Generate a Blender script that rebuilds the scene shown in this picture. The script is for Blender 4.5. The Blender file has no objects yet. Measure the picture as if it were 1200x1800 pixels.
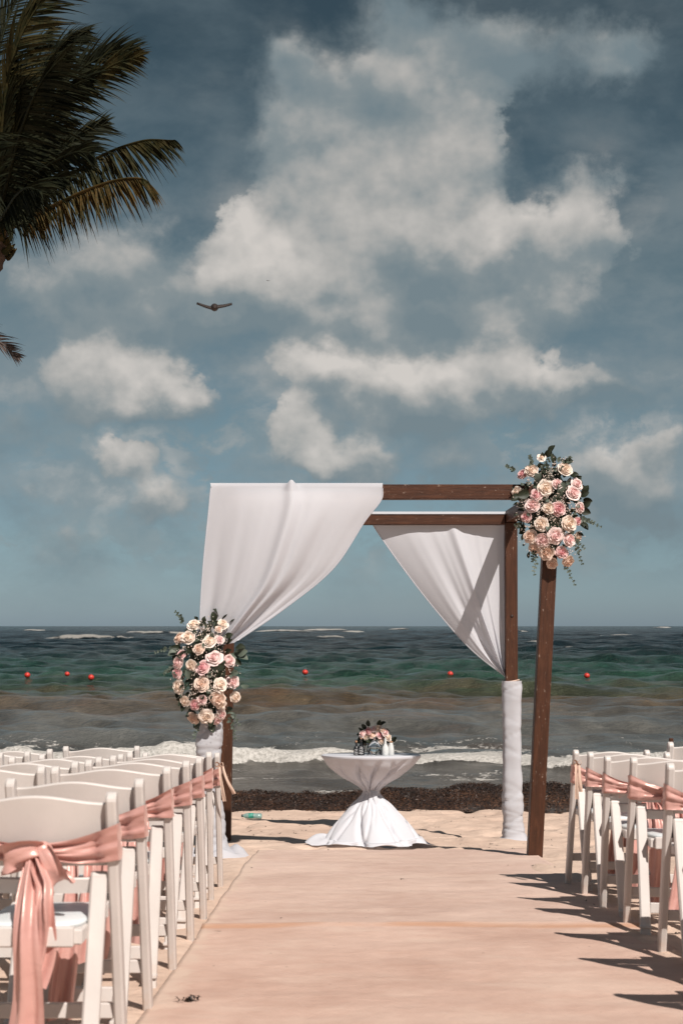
import bpy, bmesh, math, random
import numpy as np
from mathutils import Vector, Matrix, Quaternion

PI = math.pi
rng = random.Random(7)
nrng = np.random.default_rng(11)
scene = bpy.context.scene
C = scene.collection

# ------------------------------------------------------------------ camera
CAMZ = 2.3
F = 2500.0
cam_data = bpy.data.cameras.new('camera')
cam = bpy.data.objects.new('camera', cam_data)
C.objects.link(cam)
cam.location = (0, 0, CAMZ)
cam.rotation_euler = (PI / 2, 0, 0)
cam_data.sensor_fit = 'HORIZONTAL'
cam_data.sensor_width = 24.0
cam_data.lens = 50.0
cam_data.shift_y = 200 / 1200
cam_data.clip_start = 0.1
cam_data.clip_end = 20000
cam_data.dof.use_dof = True
cam_data.dof.focus_distance = 14.0
cam_data.dof.aperture_fstop = 6.5
scene.camera = cam

scene.view_settings.view_transform = 'Standard'
scene.view_settings.look = 'None'
scene.view_settings.gamma = 1
scene.view_settings.use_curve_mapping = False
EXPO = 0.5
scene.view_settings.exposure = EXPO

# ------------------------------------------------------------------ sun and sky
SUN = Vector((0.42, -0.83, 1.0)).normalized()
SUN_EL = math.asin(SUN.z)
SUN_ROT = math.atan2(SUN.x, SUN.y)
ld = bpy.data.lights.new('sun', 'SUN')
ld.energy = 3.9
ld.angle = math.radians(0.53)
ld.color = (1.0, 0.93, 0.86)
sun = bpy.data.objects.new('sun', ld)
C.objects.link(sun)
sun.rotation_euler = SUN.to_track_quat('Z', 'Y').to_euler()
sun.location = (6, -8, 14)

world = bpy.data.worlds.new('World')
scene.world = world
world.use_nodes = True
SKY_STRENGTH = 0.1
TINT = [(0.0, (0.235, 0.326, 0.501)), (0.05, (0.27, 0.34, 0.4)), (0.11, (0.287, 0.335, 0.322)), (0.2, (0.287, 0.318, 0.261)), (0.33, (0.174, 0.209, 0.17)), (0.6, (0.192, 0.209, 0.2)), (1.0, (0.226, 0.244, 0.226))]


class NT:
    """small helper to write node trees"""
    def __init__(self, tree):
        self.t = tree
        self.n = tree.nodes
        self.l = tree.links

    def put(self, sock, v):
        if v is None:
            return
        if isinstance(v, bpy.types.NodeSocket):
            self.l.new(v, sock)
        else:
            sock.default_value = v

    def math(self, op, a, b=None, c=None, clamp=False):
        m = self.n.new('ShaderNodeMath')
        m.operation = op
        m.use_clamp = clamp
        self.put(m.inputs[0], a)
        self.put(m.inputs[1], b)
        self.put(m.inputs[2], c)
        return m.outputs[0]

    def vmath(self, op, a, b=None, c=None, scale=None):
        m = self.n.new('ShaderNodeVectorMath')
        m.operation = op
        self.put(m.inputs[0], a)
        self.put(m.inputs[1], b)
        self.put(m.inputs[2], c)
        if scale is not None:
            self.put(m.inputs['Scale'], scale)
        return m.outputs['Value'] if op in ('DOT_PRODUCT', 'LENGTH') else m.outputs[0]

    def noise(self, vec, scale, detail=5, rough=0.55, dist=0.0, color=False):
        m = self.n.new('ShaderNodeTexNoise')
        self.put(m.inputs['Vector'], vec)
        m.inputs['Scale'].default_value = scale
        m.inputs['Detail'].default_value = detail
        m.inputs['Roughness'].default_value = rough
        m.inputs['Distortion'].default_value = dist
        return m.outputs['Color' if color else 'Fac']

    def ramp(self, fac, stops, interp='LINEAR'):
        m = self.n.new('ShaderNodeValToRGB')
        m.color_ramp.interpolation = interp
        els = m.color_ramp.elements
        while len(els) < len(stops):
            els.new(0.5)
        for e, (p, c) in zip(els, stops):
            e.position = p
            e.color = (*c, 1) if len(c) == 3 else c
        self.put(m.inputs[0], fac)
        return m.outputs[0]

    def mix(self, fac, a, b, mode='MIX'):
        m = self.n.new('ShaderNodeMix')
        m.data_type = 'RGBA'
        m.blend_type = mode
        self.put(m.inputs[0], fac)
        for s, v in ((m.inputs[6], a), (m.inputs[7], b)):
            if isinstance(v, tuple) and len(v) == 3:
                v = (*v, 1)
            self.put(s, v)
        return m.outputs[2]

    def smooth(self, v, lo, hi, a=0.0, b=1.0):
        m = self.n.new('ShaderNodeMapRange')
        m.interpolation_type = 'SMOOTHSTEP'
        self.put(m.inputs[0], v)
        for i, x in enumerate((lo, hi, a, b)):
            m.inputs[i + 1].default_value = x
        return m.outputs[0]

    def sep(self, v):
        m = self.n.new('ShaderNodeSeparateXYZ')
        self.put(m.inputs[0], v)
        return m.outputs

    def comb(self, x, y, z):
        m = self.n.new('ShaderNodeCombineXYZ')
        for i, v in enumerate((x, y, z)):
            self.put(m.inputs[i], v)
        return m.outputs[0]


def dir_of(px, py):
    X = (px - 600) / F
    Z = (1100 - py) / F
    return math.atan(X), math.atan(Z / math.sqrt(1 + X * X))


# clouds of the day: x, y, half width, half height (in thousandths of a radian x 2.5), amount, bright
CLOUDS = [
    (520, 120, 40, 60, .62, .45), (480, 220, 60, 90, .42, .2), (560, 240, 70, 80, .72, .75), (650, 150, 60, 60, .62, .5), (700, 230, 90, 80, .80, .45), (820, 220, 75, 80, .95, .95), (760, 160, 90, 60, .55, .3),
    (620, 310, 80, 60, .75, .6), (770, 320, 110, 60, .75, .2), (640, 390, 110, 62, 1.0, .95), (800, 420, 120, 62, 1.0, .9), (900, 450, 60, 45, .7, .8), (700, 475, 170, 42, .75, .25),
    (440, 430, 55, 80, .80, .8), (450, 500, 80, 60, .90, .85), (560, 520, 120, 40, .85, .75), (640, 570, 230, 42, .80, .2), (840, 560, 110, 38, .50, .1),
    (1040, 320, 50, 60, .55, .5), (960, 560, 90, 45, .5, .12), (1030, 440, 85, 75, .80, .7),
    (560, 660, 70, 42, .95, .9), (680, 670, 120, 46, 1.0, .9), (820, 660, 100, 46, 1.0, .85), (900, 690, 120, 38, .95, .8), (880, 625, 60, 40, .75, .85), (700, 735, 170, 26, .55, .2),
    (1090, 685, 95, 32, .55, .0), (980, 690, 60, 35, .4, .5),
    (160, 630, 65, 42, .85, .8), (230, 665, 110, 40, 1.05, .85), (320, 690, 50, 28, .6, .6), (220, 710, 130, 22, .4, .15),
    (140, 500, 150, 80, .72, .22), (300, 555, 120, 55, .65, .25), (250, 450, 90, 60, .3, .2),
    (505, 750, 32, 38, .8, 1.0), (540, 800, 55, 45, .85, .9), (600, 830, 40, 30, .6, .7), (655, 810, 45, 40, .75, .6), (430, 800, 70, 40, .4, .3),
    (212, 795, 48, 34, 1.0, .95), (240, 830, 35, 25, .6, .3), (290, 890, 75, 48, .85, .5), (150, 950, 65, 35, .55, .3), (70, 870, 80, 45, .5, .25),
    (1110, 830, 60, 40, .6, .35), (1180, 800, 50, 45, .65, .25), (1130, 890, 100, 45, .75, .3), (1040, 830, 60, 40, .45, .3),
    (690, 30, 65, 55, .60, .35), (870, 90, 120, 65, .62, .2), (1080, 80, 100, 60, .48, .15),
    (60, 760, 130, 50, .5, .15), (800, 800, 100, 40, .55, .25), (1090, 80, 40, 30, .3, .2),
]


def build_world():
    g = NT(world.node_tree)
    g.n.clear()
    tc = g.n.new('ShaderNodeTexCoord')
    d = tc.outputs['Generated']
    sky = g.n.new('ShaderNodeTexSky')
    sky.sky_type = 'NISHITA'
    sky.sun_disc = False
    sky.sun_elevation = SUN_EL
    sky.sun_rotation = SUN_ROT
    sky.air_density = 1.0
    sky.dust_density = 0.4
    sky.ozone_density = 1.6
    x, y, z = g.sep(d)
    el = g.math('ARCSINE', z)
    az = g.math('ARCTAN2', x, y)
    # hazy blue-grey near the sea, deep slate overhead
    tint = g.ramp(g.math('DIVIDE', el, 1.2), TINT)
    base = g.mix(1.0, sky.outputs[0], tint, 'MULTIPLY')
    hs = g.n.new('ShaderNodeHueSaturation')
    hs.inputs['Saturation'].default_value = .92
    hs.inputs['Value'].default_value = .97
    g.l.new(base, hs.inputs['Color'])
    base = hs.outputs[0]
    st = g.vmath('MULTIPLY', d, (1.0, 1.0, 1.15))
    warp = g.vmath('SUBTRACT', g.noise(st, 13, 2, .5, color=True), (.5, .5, .5))
    fine = g.vmath('SUBTRACT', g.noise(st, 48, 4, .55, color=True), (.5, .5, .5))
    w = g.vmath('ADD', g.vmath('SCALE', warp, scale=.050), g.vmath('SCALE', fine, scale=.030))
    ae = g.vmath('ADD', g.comb(az, el, 0.0), w)
    ae = g.vmath('MULTIPLY', ae, (1, 1, 0))
    S = None
    for (px, py, hw, hh, amt, bri) in CLOUDS:
        a, e = dir_of(px, py)
        q = g.vmath('MULTIPLY_ADD', ae, (F / hw, F / hh, 0), (-a * F / hw, -e * F / hh, 0))
        r2 = g.vmath('DOT_PRODUCT', q, q)
        v = g.math('MULTIPLY', g.math('POWER', 0.42, r2), amt * 1.08)
        e3 = g.vmath('SCALE', g.comb(1.0, g.sep(q)[1], bri), scale=v)
        S = e3 if S is None else g.vmath('ADD', S, e3)
    S, T, B = g.sep(S)
    # the rest of the sky carries the same kind of broken cloud
    far = g.smooth(g.math('ABSOLUTE', az), .30, .5)
    high = g.smooth(el, .48, .62)
    out = g.math('MAXIMUM', far, high)
    broad = g.math('MULTIPLY', g.smooth(g.noise(st, 3.2, 5, .55), .5, .72), out)
    S = g.math('ADD', S, broad)
    B = g.math('ADD', B, g.math('MULTIPLY', broad, .5))
    f1 = g.noise(st, 21, 10, .63, .15)
    f0 = g.noise(st, 15, 4, .5)
    f2 = g.noise(g.vmath('ADD', st, (SUN.x * .016, 0, .024)), 15, 4, .5)
    dens = g.math('ADD', S, g.math('MULTIPLY', g.math('SUBTRACT', f1, .5), 1.2))
    bright = g.math('DIVIDE', B, g.math('ADD', S, .12))
    soft = g.smooth(dens, .0, .85)
    crisp = g.smooth(dens, .34, .52)
    edge = g.smooth(bright, .35, .75)
    alpha = g.math('ADD', g.math('MULTIPLY', soft, g.math('SUBTRACT', 1.0, edge)), g.math('MULTIPLY', crisp, edge))
    alpha = g.math('MULTIPLY', alpha, .94)
    veil = g.math('MULTIPLY', g.smooth(g.noise(g.vmath('MULTIPLY', d, (1, 1, 1.9)), 8, 8, .6, .2), .36, .66), g.math('MULTIPLY', g.smooth(el, .0, .05, 0.15, .72), g.smooth(el, .38, .16, .42, 1.0)))
    low = g.math('MULTIPLY', g.smooth(g.noise(g.vmath('MULTIPLY', d, (1, 1, 1.4)), 24, 9, .62, .3), .43, .60), g.math('MULTIPLY', g.smooth(el, .015, .06), g.smooth(el, .21, .12, 0, .62)))
    alpha = g.math('MAXIMUM', g.math('MAXIMUM', alpha, veil), low)
    f3 = g.math('SUBTRACT', g.noise(st, 44, 5, .55), g.noise(g.vmath('ADD', st, (SUN.x * .007, 0, .010)), 44, 5, .55))
    relief = g.math('ADD', g.math('MULTIPLY', g.math('SUBTRACT', f0, f2), 1.5), g.math('MULTIPLY', f3, .35))
    topside = g.math('DIVIDE', T, g.math('ADD', S, .25))
    br = g.math('ADD', g.math('ADD', .06, g.math('MULTIPLY', bright, .84)), g.math('ADD', relief, g.math('MULTIPLY', topside, .72)))
    br = g.math('ADD', br, g.math('MULTIPLY', g.math('SUBTRACT', g.noise(st, 8, 3, .5), .5), .7))
    br = g.math('SUBTRACT', br, g.smooth(el, .26, .42, 0, .26))
    br = g.math('MULTIPLY', br, g.smooth(dens, .2, .8, .55, 1.0))
    br = g.math('ADD', br, g.math('MULTIPLY', g.math('ADD', g.math('MULTIPLY', veil, .22), g.math('MULTIPLY', low, .42)), g.smooth(dens, .5, .0)))
    ccol = g.ramp(br, [(0.0, (.165, .215, .24)), (.3, (.225, .262, .275)), (.62, (.40, .395, .38)), (1.0, (.60, .565, .53))])
    ccol = g.vmath('SCALE', ccol, scale=1.10 / (SKY_STRENGTH * 2 ** EXPO))
    col = g.mix(alpha, base, ccol)
    bg = g.n.new('ShaderNodeBackground')
    g.l.new(col, bg.inputs[0])
    bg.inputs[1].default_value = SKY_STRENGTH
    o = g.n.new('ShaderNodeOutputWorld')
    g.l.new(bg.outputs[0], o.inputs[0])


build_world()

# ------------------------------------------------------------------ helpers


def at(px, py, D):
    """a point of the place from the photograph's pixel and its distance"""
    return Vector(((px - 600) / F * D, D, CAMZ - (py - 1100) / F * D))


NOISE = nrng.random((8, 256, 256))


def vnoise(x, y, s=0):
    x = np.asarray(x, float)
    y = np.asarray(y, float)
    xi = np.floor(x).astype(int)
    yi = np.floor(y).astype(int)
    fx = x - xi
    fy = y - yi
    fx = fx * fx * (3 - 2 * fx)
    fy = fy * fy * (3 - 2 * fy)
    T = NOISE[s % 8]
    a = T[yi % 256, xi % 256]
    b = T[yi % 256, (xi + 1) % 256]
    c = T[(yi + 1) % 256, xi % 256]
    e = T[(yi + 1) % 256, (xi + 1) % 256]
    return (a * (1 - fx) + b * fx) * (1 - fy) + (c * (1 - fx) + e * fx) * fy - 0.5


def fbm(x, y, o=4, s=0):
    r = 0
    a = 1.0
    for k in range(o):
        r = r + a * vnoise(np.asarray(x) * 2 ** k + 17 * k, np.asarray(y) * 2 ** k + 31 * k, s + k)
        a *= 0.5
    return r


class MB:
    def __init__(self):
        self.v = []
        self.f = []
        self.s = []

    def add(self, vs, fs, smooth=True):
        o = len(self.v)
        self.v.extend([tuple(p) for p in vs])
        for f in fs:
            self.f.append(tuple(i + o for i in f))
            self.s.append(smooth)
        return self

    def grid(self, rows, close_u=False, smooth=True):
        """rows: list of equal-length lists of points"""
        n = len(rows[0])
        vs = [p for r in rows for p in r]
        fs = []
        m = n if close_u else n - 1
        for i in range(len(rows) - 1):
            for j in range(m):
                a = i * n + j
                b = i * n + (j + 1) % n
                fs.append((a, b, b + n, a + n))
        return self.add(vs, fs, smooth)

    def box(self, c, s, rot=None, bev=0.0):
        bm = bmesh.new()
        bmesh.ops.create_cube(bm, size=1)
        for v in bm.verts:
            v.co = Vector((v.co.x * s[0], v.co.y * s[1], v.co.z * s[2]))
        if bev:
            bmesh.ops.bevel(bm, geom=list(bm.edges), offset=bev, segments=1, affect='EDGES')
        for v in bm.verts:
            if rot is not None:
                v.co = rot @ v.co
            v.co += Vector(c)
        bm.verts.index_update()
        self.add([v.co[:] for v in bm.verts], [[v.index for v in f.verts] for f in bm.faces], False)
        bm.free()
        return self

    def bar(self, a, b, w, h, bev=0.004, up=(0, 1, 0)):
        """square timber from a to b; w across, h along up"""
        a, b = Vector(a), Vector(b)
        z = (b - a).normalized()
        x = Vector(up).cross(z).normalized()
        yy = z.cross(x)
        R = Matrix((x, yy, z)).transposed()
        return self.box((a + b) / 2, (w, h, (b - a).length), R, bev)

    def tube(self, pts, rad, n=8, cap=True):
        pts = [Vector(p) for p in pts]
        if not hasattr(rad, '__len__'):
            rad = [rad] * len(pts)
        rows = []
        ref = Vector((0.123, 0.97, 0.2))
        for i, p in enumerate(pts):
            t = (pts[min(i + 1, len(pts) - 1)] - pts[max(i - 1, 0)]).normalized()
            x = t.cross(ref)
            if x.length < 1e-4:
                x = t.cross(Vector((1, 0, 0)))
            x.normalize()
            yv = t.cross(x)
            rows.append([p + (x * math.cos(2 * PI * k / n) + yv * math.sin(2 * PI * k / n)) * rad[i] for k in range(n)])
        o = len(self.v)
        self.grid(rows, True)
        if cap:
            self.f.append(tuple(o + k for k in range(n)))
            self.s.append(False)
            q = o + n * (len(pts) - 1)
            self.f.append(tuple(q + k for k in reversed(range(n))))
            self.s.append(False)
        return self

    def lathe(self, prof, c=(0, 0, 0), n=24, cap=True):
        c = Vector(c)
        rows = [[c + Vector((r * math.cos(2 * PI * k / n), r * math.sin(2 * PI * k / n), z)) for k in range(n)] for r, z in prof]
        o = len(self.v)
        self.grid(rows, True)
        if cap:
            self.f.append(tuple(o + k for k in reversed(range(n))))
            self.s.append(False)
            q = o + n * (len(prof) - 1)
            self.f.append(tuple(q + k for k in range(n)))
            self.s.append(False)
        return self

    def mesh(self, name, mat):
        me = bpy.data.meshes.new(name)
        me.from_pydata(self.v, [], self.f)
        me.polygons.foreach_set('use_smooth', self.s)
        me.materials.append(mat)
        me.update()
        return me

    def build(self, name, mat, parent=None, loc=None):
        return link(name, self.mesh(name, mat), parent, loc)


def link(name, me, parent=None, loc=None):
    o = bpy.data.objects.new(name, me)
    C.objects.link(o)
    if parent is not None:
        o.parent = parent
    if loc is not None:
        o.location = loc
    return o


def tag(o, label, cat, group=None):
    o['label'] = label
    o['category'] = cat
    if group:
        o['group'] = group
    return o


def thing(name, label, cat, loc=(0, 0, 0), rotz=0.0, group=None):
    o = bpy.data.objects.new(name, None)
    o.empty_display_size = 0.1
    C.objects.link(o)
    o.location = loc
    o.rotation_euler = (0, 0, rotz)
    return tag(o, label, cat, group)


def copy_thing(src, loc, rot, label, kids):
    r = src.copy()
    C.objects.link(r)
    r.location = loc
    r.rotation_euler = rot
    r['label'] = label
    for ch, subs in kids:
        c = ch.copy()
        C.objects.link(c)
        c.parent = r
        for s in subs:
            q = s.copy()
            C.objects.link(q)
            q.parent = c
    return r


def kids_of(o):
    return [(c, list(c.children)) for c in o.children]


def raw_mesh(name, verts, quads, mat, smooth=True):
    me = bpy.data.meshes.new(name)
    n = len(verts)
    m = len(quads)
    me.vertices.add(n)
    me.vertices.foreach_set('co', np.asarray(verts, np.float32).ravel())
    me.loops.add(m * 4)
    me.polygons.add(m)
    me.loops.foreach_set('vertex_index', np.asarray(quads, np.int32).ravel())
    me.polygons.foreach_set('loop_start', np.arange(0, m * 4, 4, dtype=np.int32))
    me.polygons.foreach_set('use_smooth', np.full(m, smooth))
    me.update(calc_edges=True)
    me.validate()
    me.materials.append(mat)
    return me


def grid_quads(nr, nc):
    i, j = np.meshgrid(np.arange(nr - 1), np.arange(nc - 1), indexing='ij')
    a = (i * nc + j).ravel()
    return np.stack([a, a + 1, a + 1 + nc, a + nc], 1)


# ------------------------------------------------------------------ materials
def material(name):
    m = bpy.data.materials.new(name)
    m.use_nodes = True
    g = NT(m.node_tree)
    b = m.node_tree.nodes['Principled BSDF']
    return m, g, b


def geo_pos(g):
    return g.n.new('ShaderNodeNewGeometry').outputs['Position']


def obj_pos(g):
    return g.n.new('ShaderNodeTexCoord').outputs['Object']


def bump(g, b, height, strength, dist):
    n = g.n.new('ShaderNodeBump')
    n.inputs['Strength'].default_value = strength
    n.inputs['Distance'].default_value = dist
    g.put(n.inputs['Height'], height)
    g.l.new(n.outputs[0], b.inputs['Normal'])
    return n


def simple(name, col, rough=.5, var=.12, scale=8, spec=.5, bumpd=0.0, sheen=0.0):
    m, g, b = material(name)
    p = obj_pos(g)
    n = g.noise(p, scale, 4)
    dark = tuple(c * (1 - var) for c in col)
    lite = tuple(min(1, c * (1 + var)) for c in col)
    g.l.new(g.ramp(n, [(.3, dark), (.7, lite)]), b.inputs['Base Color'])
    b.inputs['Roughness'].default_value = rough
    b.inputs['Specular IOR Level'].default_value = spec
    if sheen:
        b.inputs['Sheen Weight'].default_value = sheen
    if bumpd:
        bump(g, b, g.noise(p, scale * 6, 3), .5, bumpd)
    return m


def sand_material(name, a, bcol, speck, ripple):
    m, g, b = material(name)
    p = geo_pos(g)
    n1 = g.noise(p, 1.1, 5, .6)
    n2 = g.noise(p, 9, 4, .6)
    col = g.ramp(g.math('ADD', g.math('MULTIPLY', n1, .65), g.math('MULTIPLY', n2, .35)), [(.35, a), (.62, bcol)])
    col = g.mix(g.math('MULTIPLY', g.smooth(g.noise(p, 420, 2), .55, .75), .25), col, (.20, .14, .10))
    v = g.n.new('ShaderNodeTexVoronoi')
    g.l.new(p, v.inputs['Vector'])
    v.inputs['Scale'].default_value = 11
    sp = g.math('MULTIPLY', g.smooth(v.outputs['Distance'], .075, .035), g.smooth(g.noise(p, 2.2, 3), .47, .54))
    col = g.mix(g.math('MULTIPLY', sp, speck), col, (.035, .022, .015))
    if ripple:
        y = g.sep(p)[1]
        wob = g.math('ADD', y, g.math('MULTIPLY', g.noise(p, .9, 2), .12))
        seam = g.math('MULTIPLY', g.smooth(wob, 6.28, 6.34), g.smooth(wob, 6.44, 6.345))
        near = g.smooth(g.math('ADD', y, g.math('MULTIPLY', g.noise(p, .9, 2), .12)), 6.45, 6.30)
        col = g.mix(near, col, g.vmath('MULTIPLY', col, (1.0, .955, .93)))
        lap = g.smooth(g.math('ADD', g.sep(p)[0], g.math('MULTIPLY', g.math('SUBTRACT', g.noise(p, 5, 5, .65), .5), .34)), CX0 + .10, CX0 + .01)
        col = g.mix(g.math('MULTIPLY', lap, .85), col, (.62, .47, .38))
        drift = g.smooth(g.noise(g.vmath('MULTIPLY', p, (.9, 1.5, 1)), 2.1, 6, .62, .4), .48, .66)
        col = g.mix(g.math('MULTIPLY', drift, .45), col, (.66, .50, .41))
        col = g.mix(g.math('MULTIPLY', g.math('MULTIPLY', seam, g.smooth(g.noise(p, 1.7, 3), .30, .55)), .75), col, (.50, .27, .165))
    # wet strip beside the water
    wet = g.smooth(g.sep(p)[2], .10, .02)
    col = g.mix(wet, col, (.16, .12, .095))
    g.l.new(col, b.inputs['Base Color'])
    g.l.new(g.smooth(g.sep(p)[2], .02, .10, .25, .95), b.inputs['Roughness'])
    b.inputs['Specular IOR Level'].default_value = .25
    h = g.math('ADD', g.math('MULTIPLY', g.noise(p, 14, 5, .65), 1.0), g.math('MULTIPLY', g.noise(p, 190, 3), .12))
    if ripple:
        st = g.vmath('MULTIPLY', p, (1.0, 2.0, 1))
        h = g.math('ADD', g.math('MULTIPLY', h, .5), g.math('MULTIPLY', g.noise(st, 3.0, 4, .55), .8))
        h = g.math('ADD', h, g.math('MULTIPLY', g.noise(p, 900, 2), .10))
    bump(g, b, h, .55, .02 if ripple else .03)
    return m


M = {}
CX0, CX1, CY1 = -.62, 1.21, 10.55
M['sand'] = sand_material('sand', (.52, .375, .295), (.66, .50, .40), .9, False)
M['carpet'] = sand_material('sandy_carpet', (.51, .35, .285), (.63, .465, .39), .6, True)


def wood_material():
    m, g, b = material('stained_wood')
    p = obj_pos(g)
    st = g.vmath('MULTIPLY', p, (26, 26, 2.2))
    n = g.noise(st, 1.6, 7, .7, 1.2)
    big = g.noise(p, 2.3, 3)
    col = g.ramp(g.math('ADD', g.math('MULTIPLY', n, .7), g.math('MULTIPLY', big, .3)), [(.3, (.020, .008, .0035)), (.5, (.056, .0195, .0085)), (.72, (.104, .040, .018))])
    chips = g.math('MULTIPLY', g.smooth(g.noise(g.vmath('MULTIPLY', p, (60, 60, 22)), 1.0, 4, .7), .60, .67), g.smooth(g.noise(p, 3.1, 2), .46, .6))
    col = g.mix(g.math('MULTIPLY', chips, .75), col, (.50, .40, .33))
    g.l.new(col, b.inputs['Base Color'])
    b.inputs['Roughness'].default_value = .48
    b.inputs['Specular IOR Level'].default_value = .35
    bump(g, b, n, .5, .004)
    return m


M['wood'] = wood_material()


def cloth_material(name, col, trans=.25, weave=True):
    m, g, b = material(name)
    p = obj_pos(g)
    n = g.noise(p, 3, 3)
    c = g.ramp(n, [(.3, tuple(x * .97 for x in col)), (.7, col)])
    g.l.new(c, b.inputs['Base Color'])
    b.inputs['Roughness'].default_value = .75
    b.inputs['Specular IOR Level'].default_value = .25
    b.inputs['Sheen Weight'].default_value = .15
    bp = bump(g, b, g.noise(g.vmath('MULTIPLY', p, (1, 1, .6)), 5, 3, .5), .25, .012)
    tr = g.n.new('ShaderNodeBsdfTranslucent')
    g.l.new(c, tr.inputs[0])
    g.l.new(bp.outputs[0], tr.inputs['Normal'])
    mx = g.n.new('ShaderNodeMixShader')
    mx.inputs[0].default_value = trans
    g.l.new(b.outputs[0], mx.inputs[1])
    g.l.new(tr.outputs[0], mx.inputs[2])
    o = g.n['Material Output']
    g.l.new(mx.outputs[0], o.inputs[0])
    return m


M['voile'] = cloth_material('white_voile', (.715, .72, .765), .42)
M['tablecloth'] = cloth_material('white_tablecloth', (.70, .705, .75), .22)


def satin_material():
    m, g, b = material('pink_satin')
    p = obj_pos(g)
    n = g.noise(p, 6, 3)
    c = g.ramp(n, [(.3, (.54, .285, .25)), (.7, (.63, .365, .32))])
    g.l.new(c, b.inputs['Base Color'])
    b.inputs['Roughness'].default_value = .37
    b.inputs['Metallic'].default_value = .12
    b.inputs['Specular IOR Level'].default_value = .65
    b.inputs['Specular Tint'].default_value = (1, .8, .74, 1)
    b.inputs['Sheen Weight'].default_value = .35
    b.inputs['Sheen Roughness'].default_value = .4
    b.inputs['Sheen Tint'].default_value = (1, .72, .65, 1)
    bump(g, b, g.noise(g.vmath('MULTIPLY', p, (1, 1, 1.8)), 14, 3, .5), .25, .012)
    return m


M['satin'] = satin_material()
M['cream_satin'] = simple('cream_ribbon', (.72, .52, .41), .4, .08, 8, .5)


def resin_material():
    m, g, b = material('ivory_resin')
    p = obj_pos(g)
    n = g.noise(p, 5, 5, .6)
    col = g.ramp(n, [(.3, (.54, .495, .465)), (.65, (.61, .56, .53))])
    # scuffs and dust low on the legs
    z = g.sep(p)[2]
    dirt = g.math('MULTIPLY', g.smooth(z, .16, .0), g.smooth(g.noise(p, 24, 4), .35, .7))
    col = g.mix(g.math('MULTIPLY', dirt, .7), col, (.52, .38, .29))
    sc = g.smooth(g.noise(g.vmath('MULTIPLY', p, (50, 50, 14)), 1, 4, .7), .70, .76)
    col = g.mix(g.math('MULTIPLY', sc, .35), col, (.42, .34, .30))
    g.l.new(col, b.inputs['Base Color'])
    b.inputs['Roughness'].default_value = .42
    b.inputs['Specular IOR Level'].default_value = .4
    bump(g, b, g.noise(p, 60, 3), .15, .002)
    return m


M['resin'] = resin_material()
M['cushion'] = simple('white_vinyl', (.66, .70, .71), .45, .04, 6, .5)
M['steel'] = simple('dull_steel', (.16, .17, .18), .4, .2, 20)
M['steel'].node_tree.nodes['Principled BSDF'].inputs['Metallic'].default_value = .8


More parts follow.
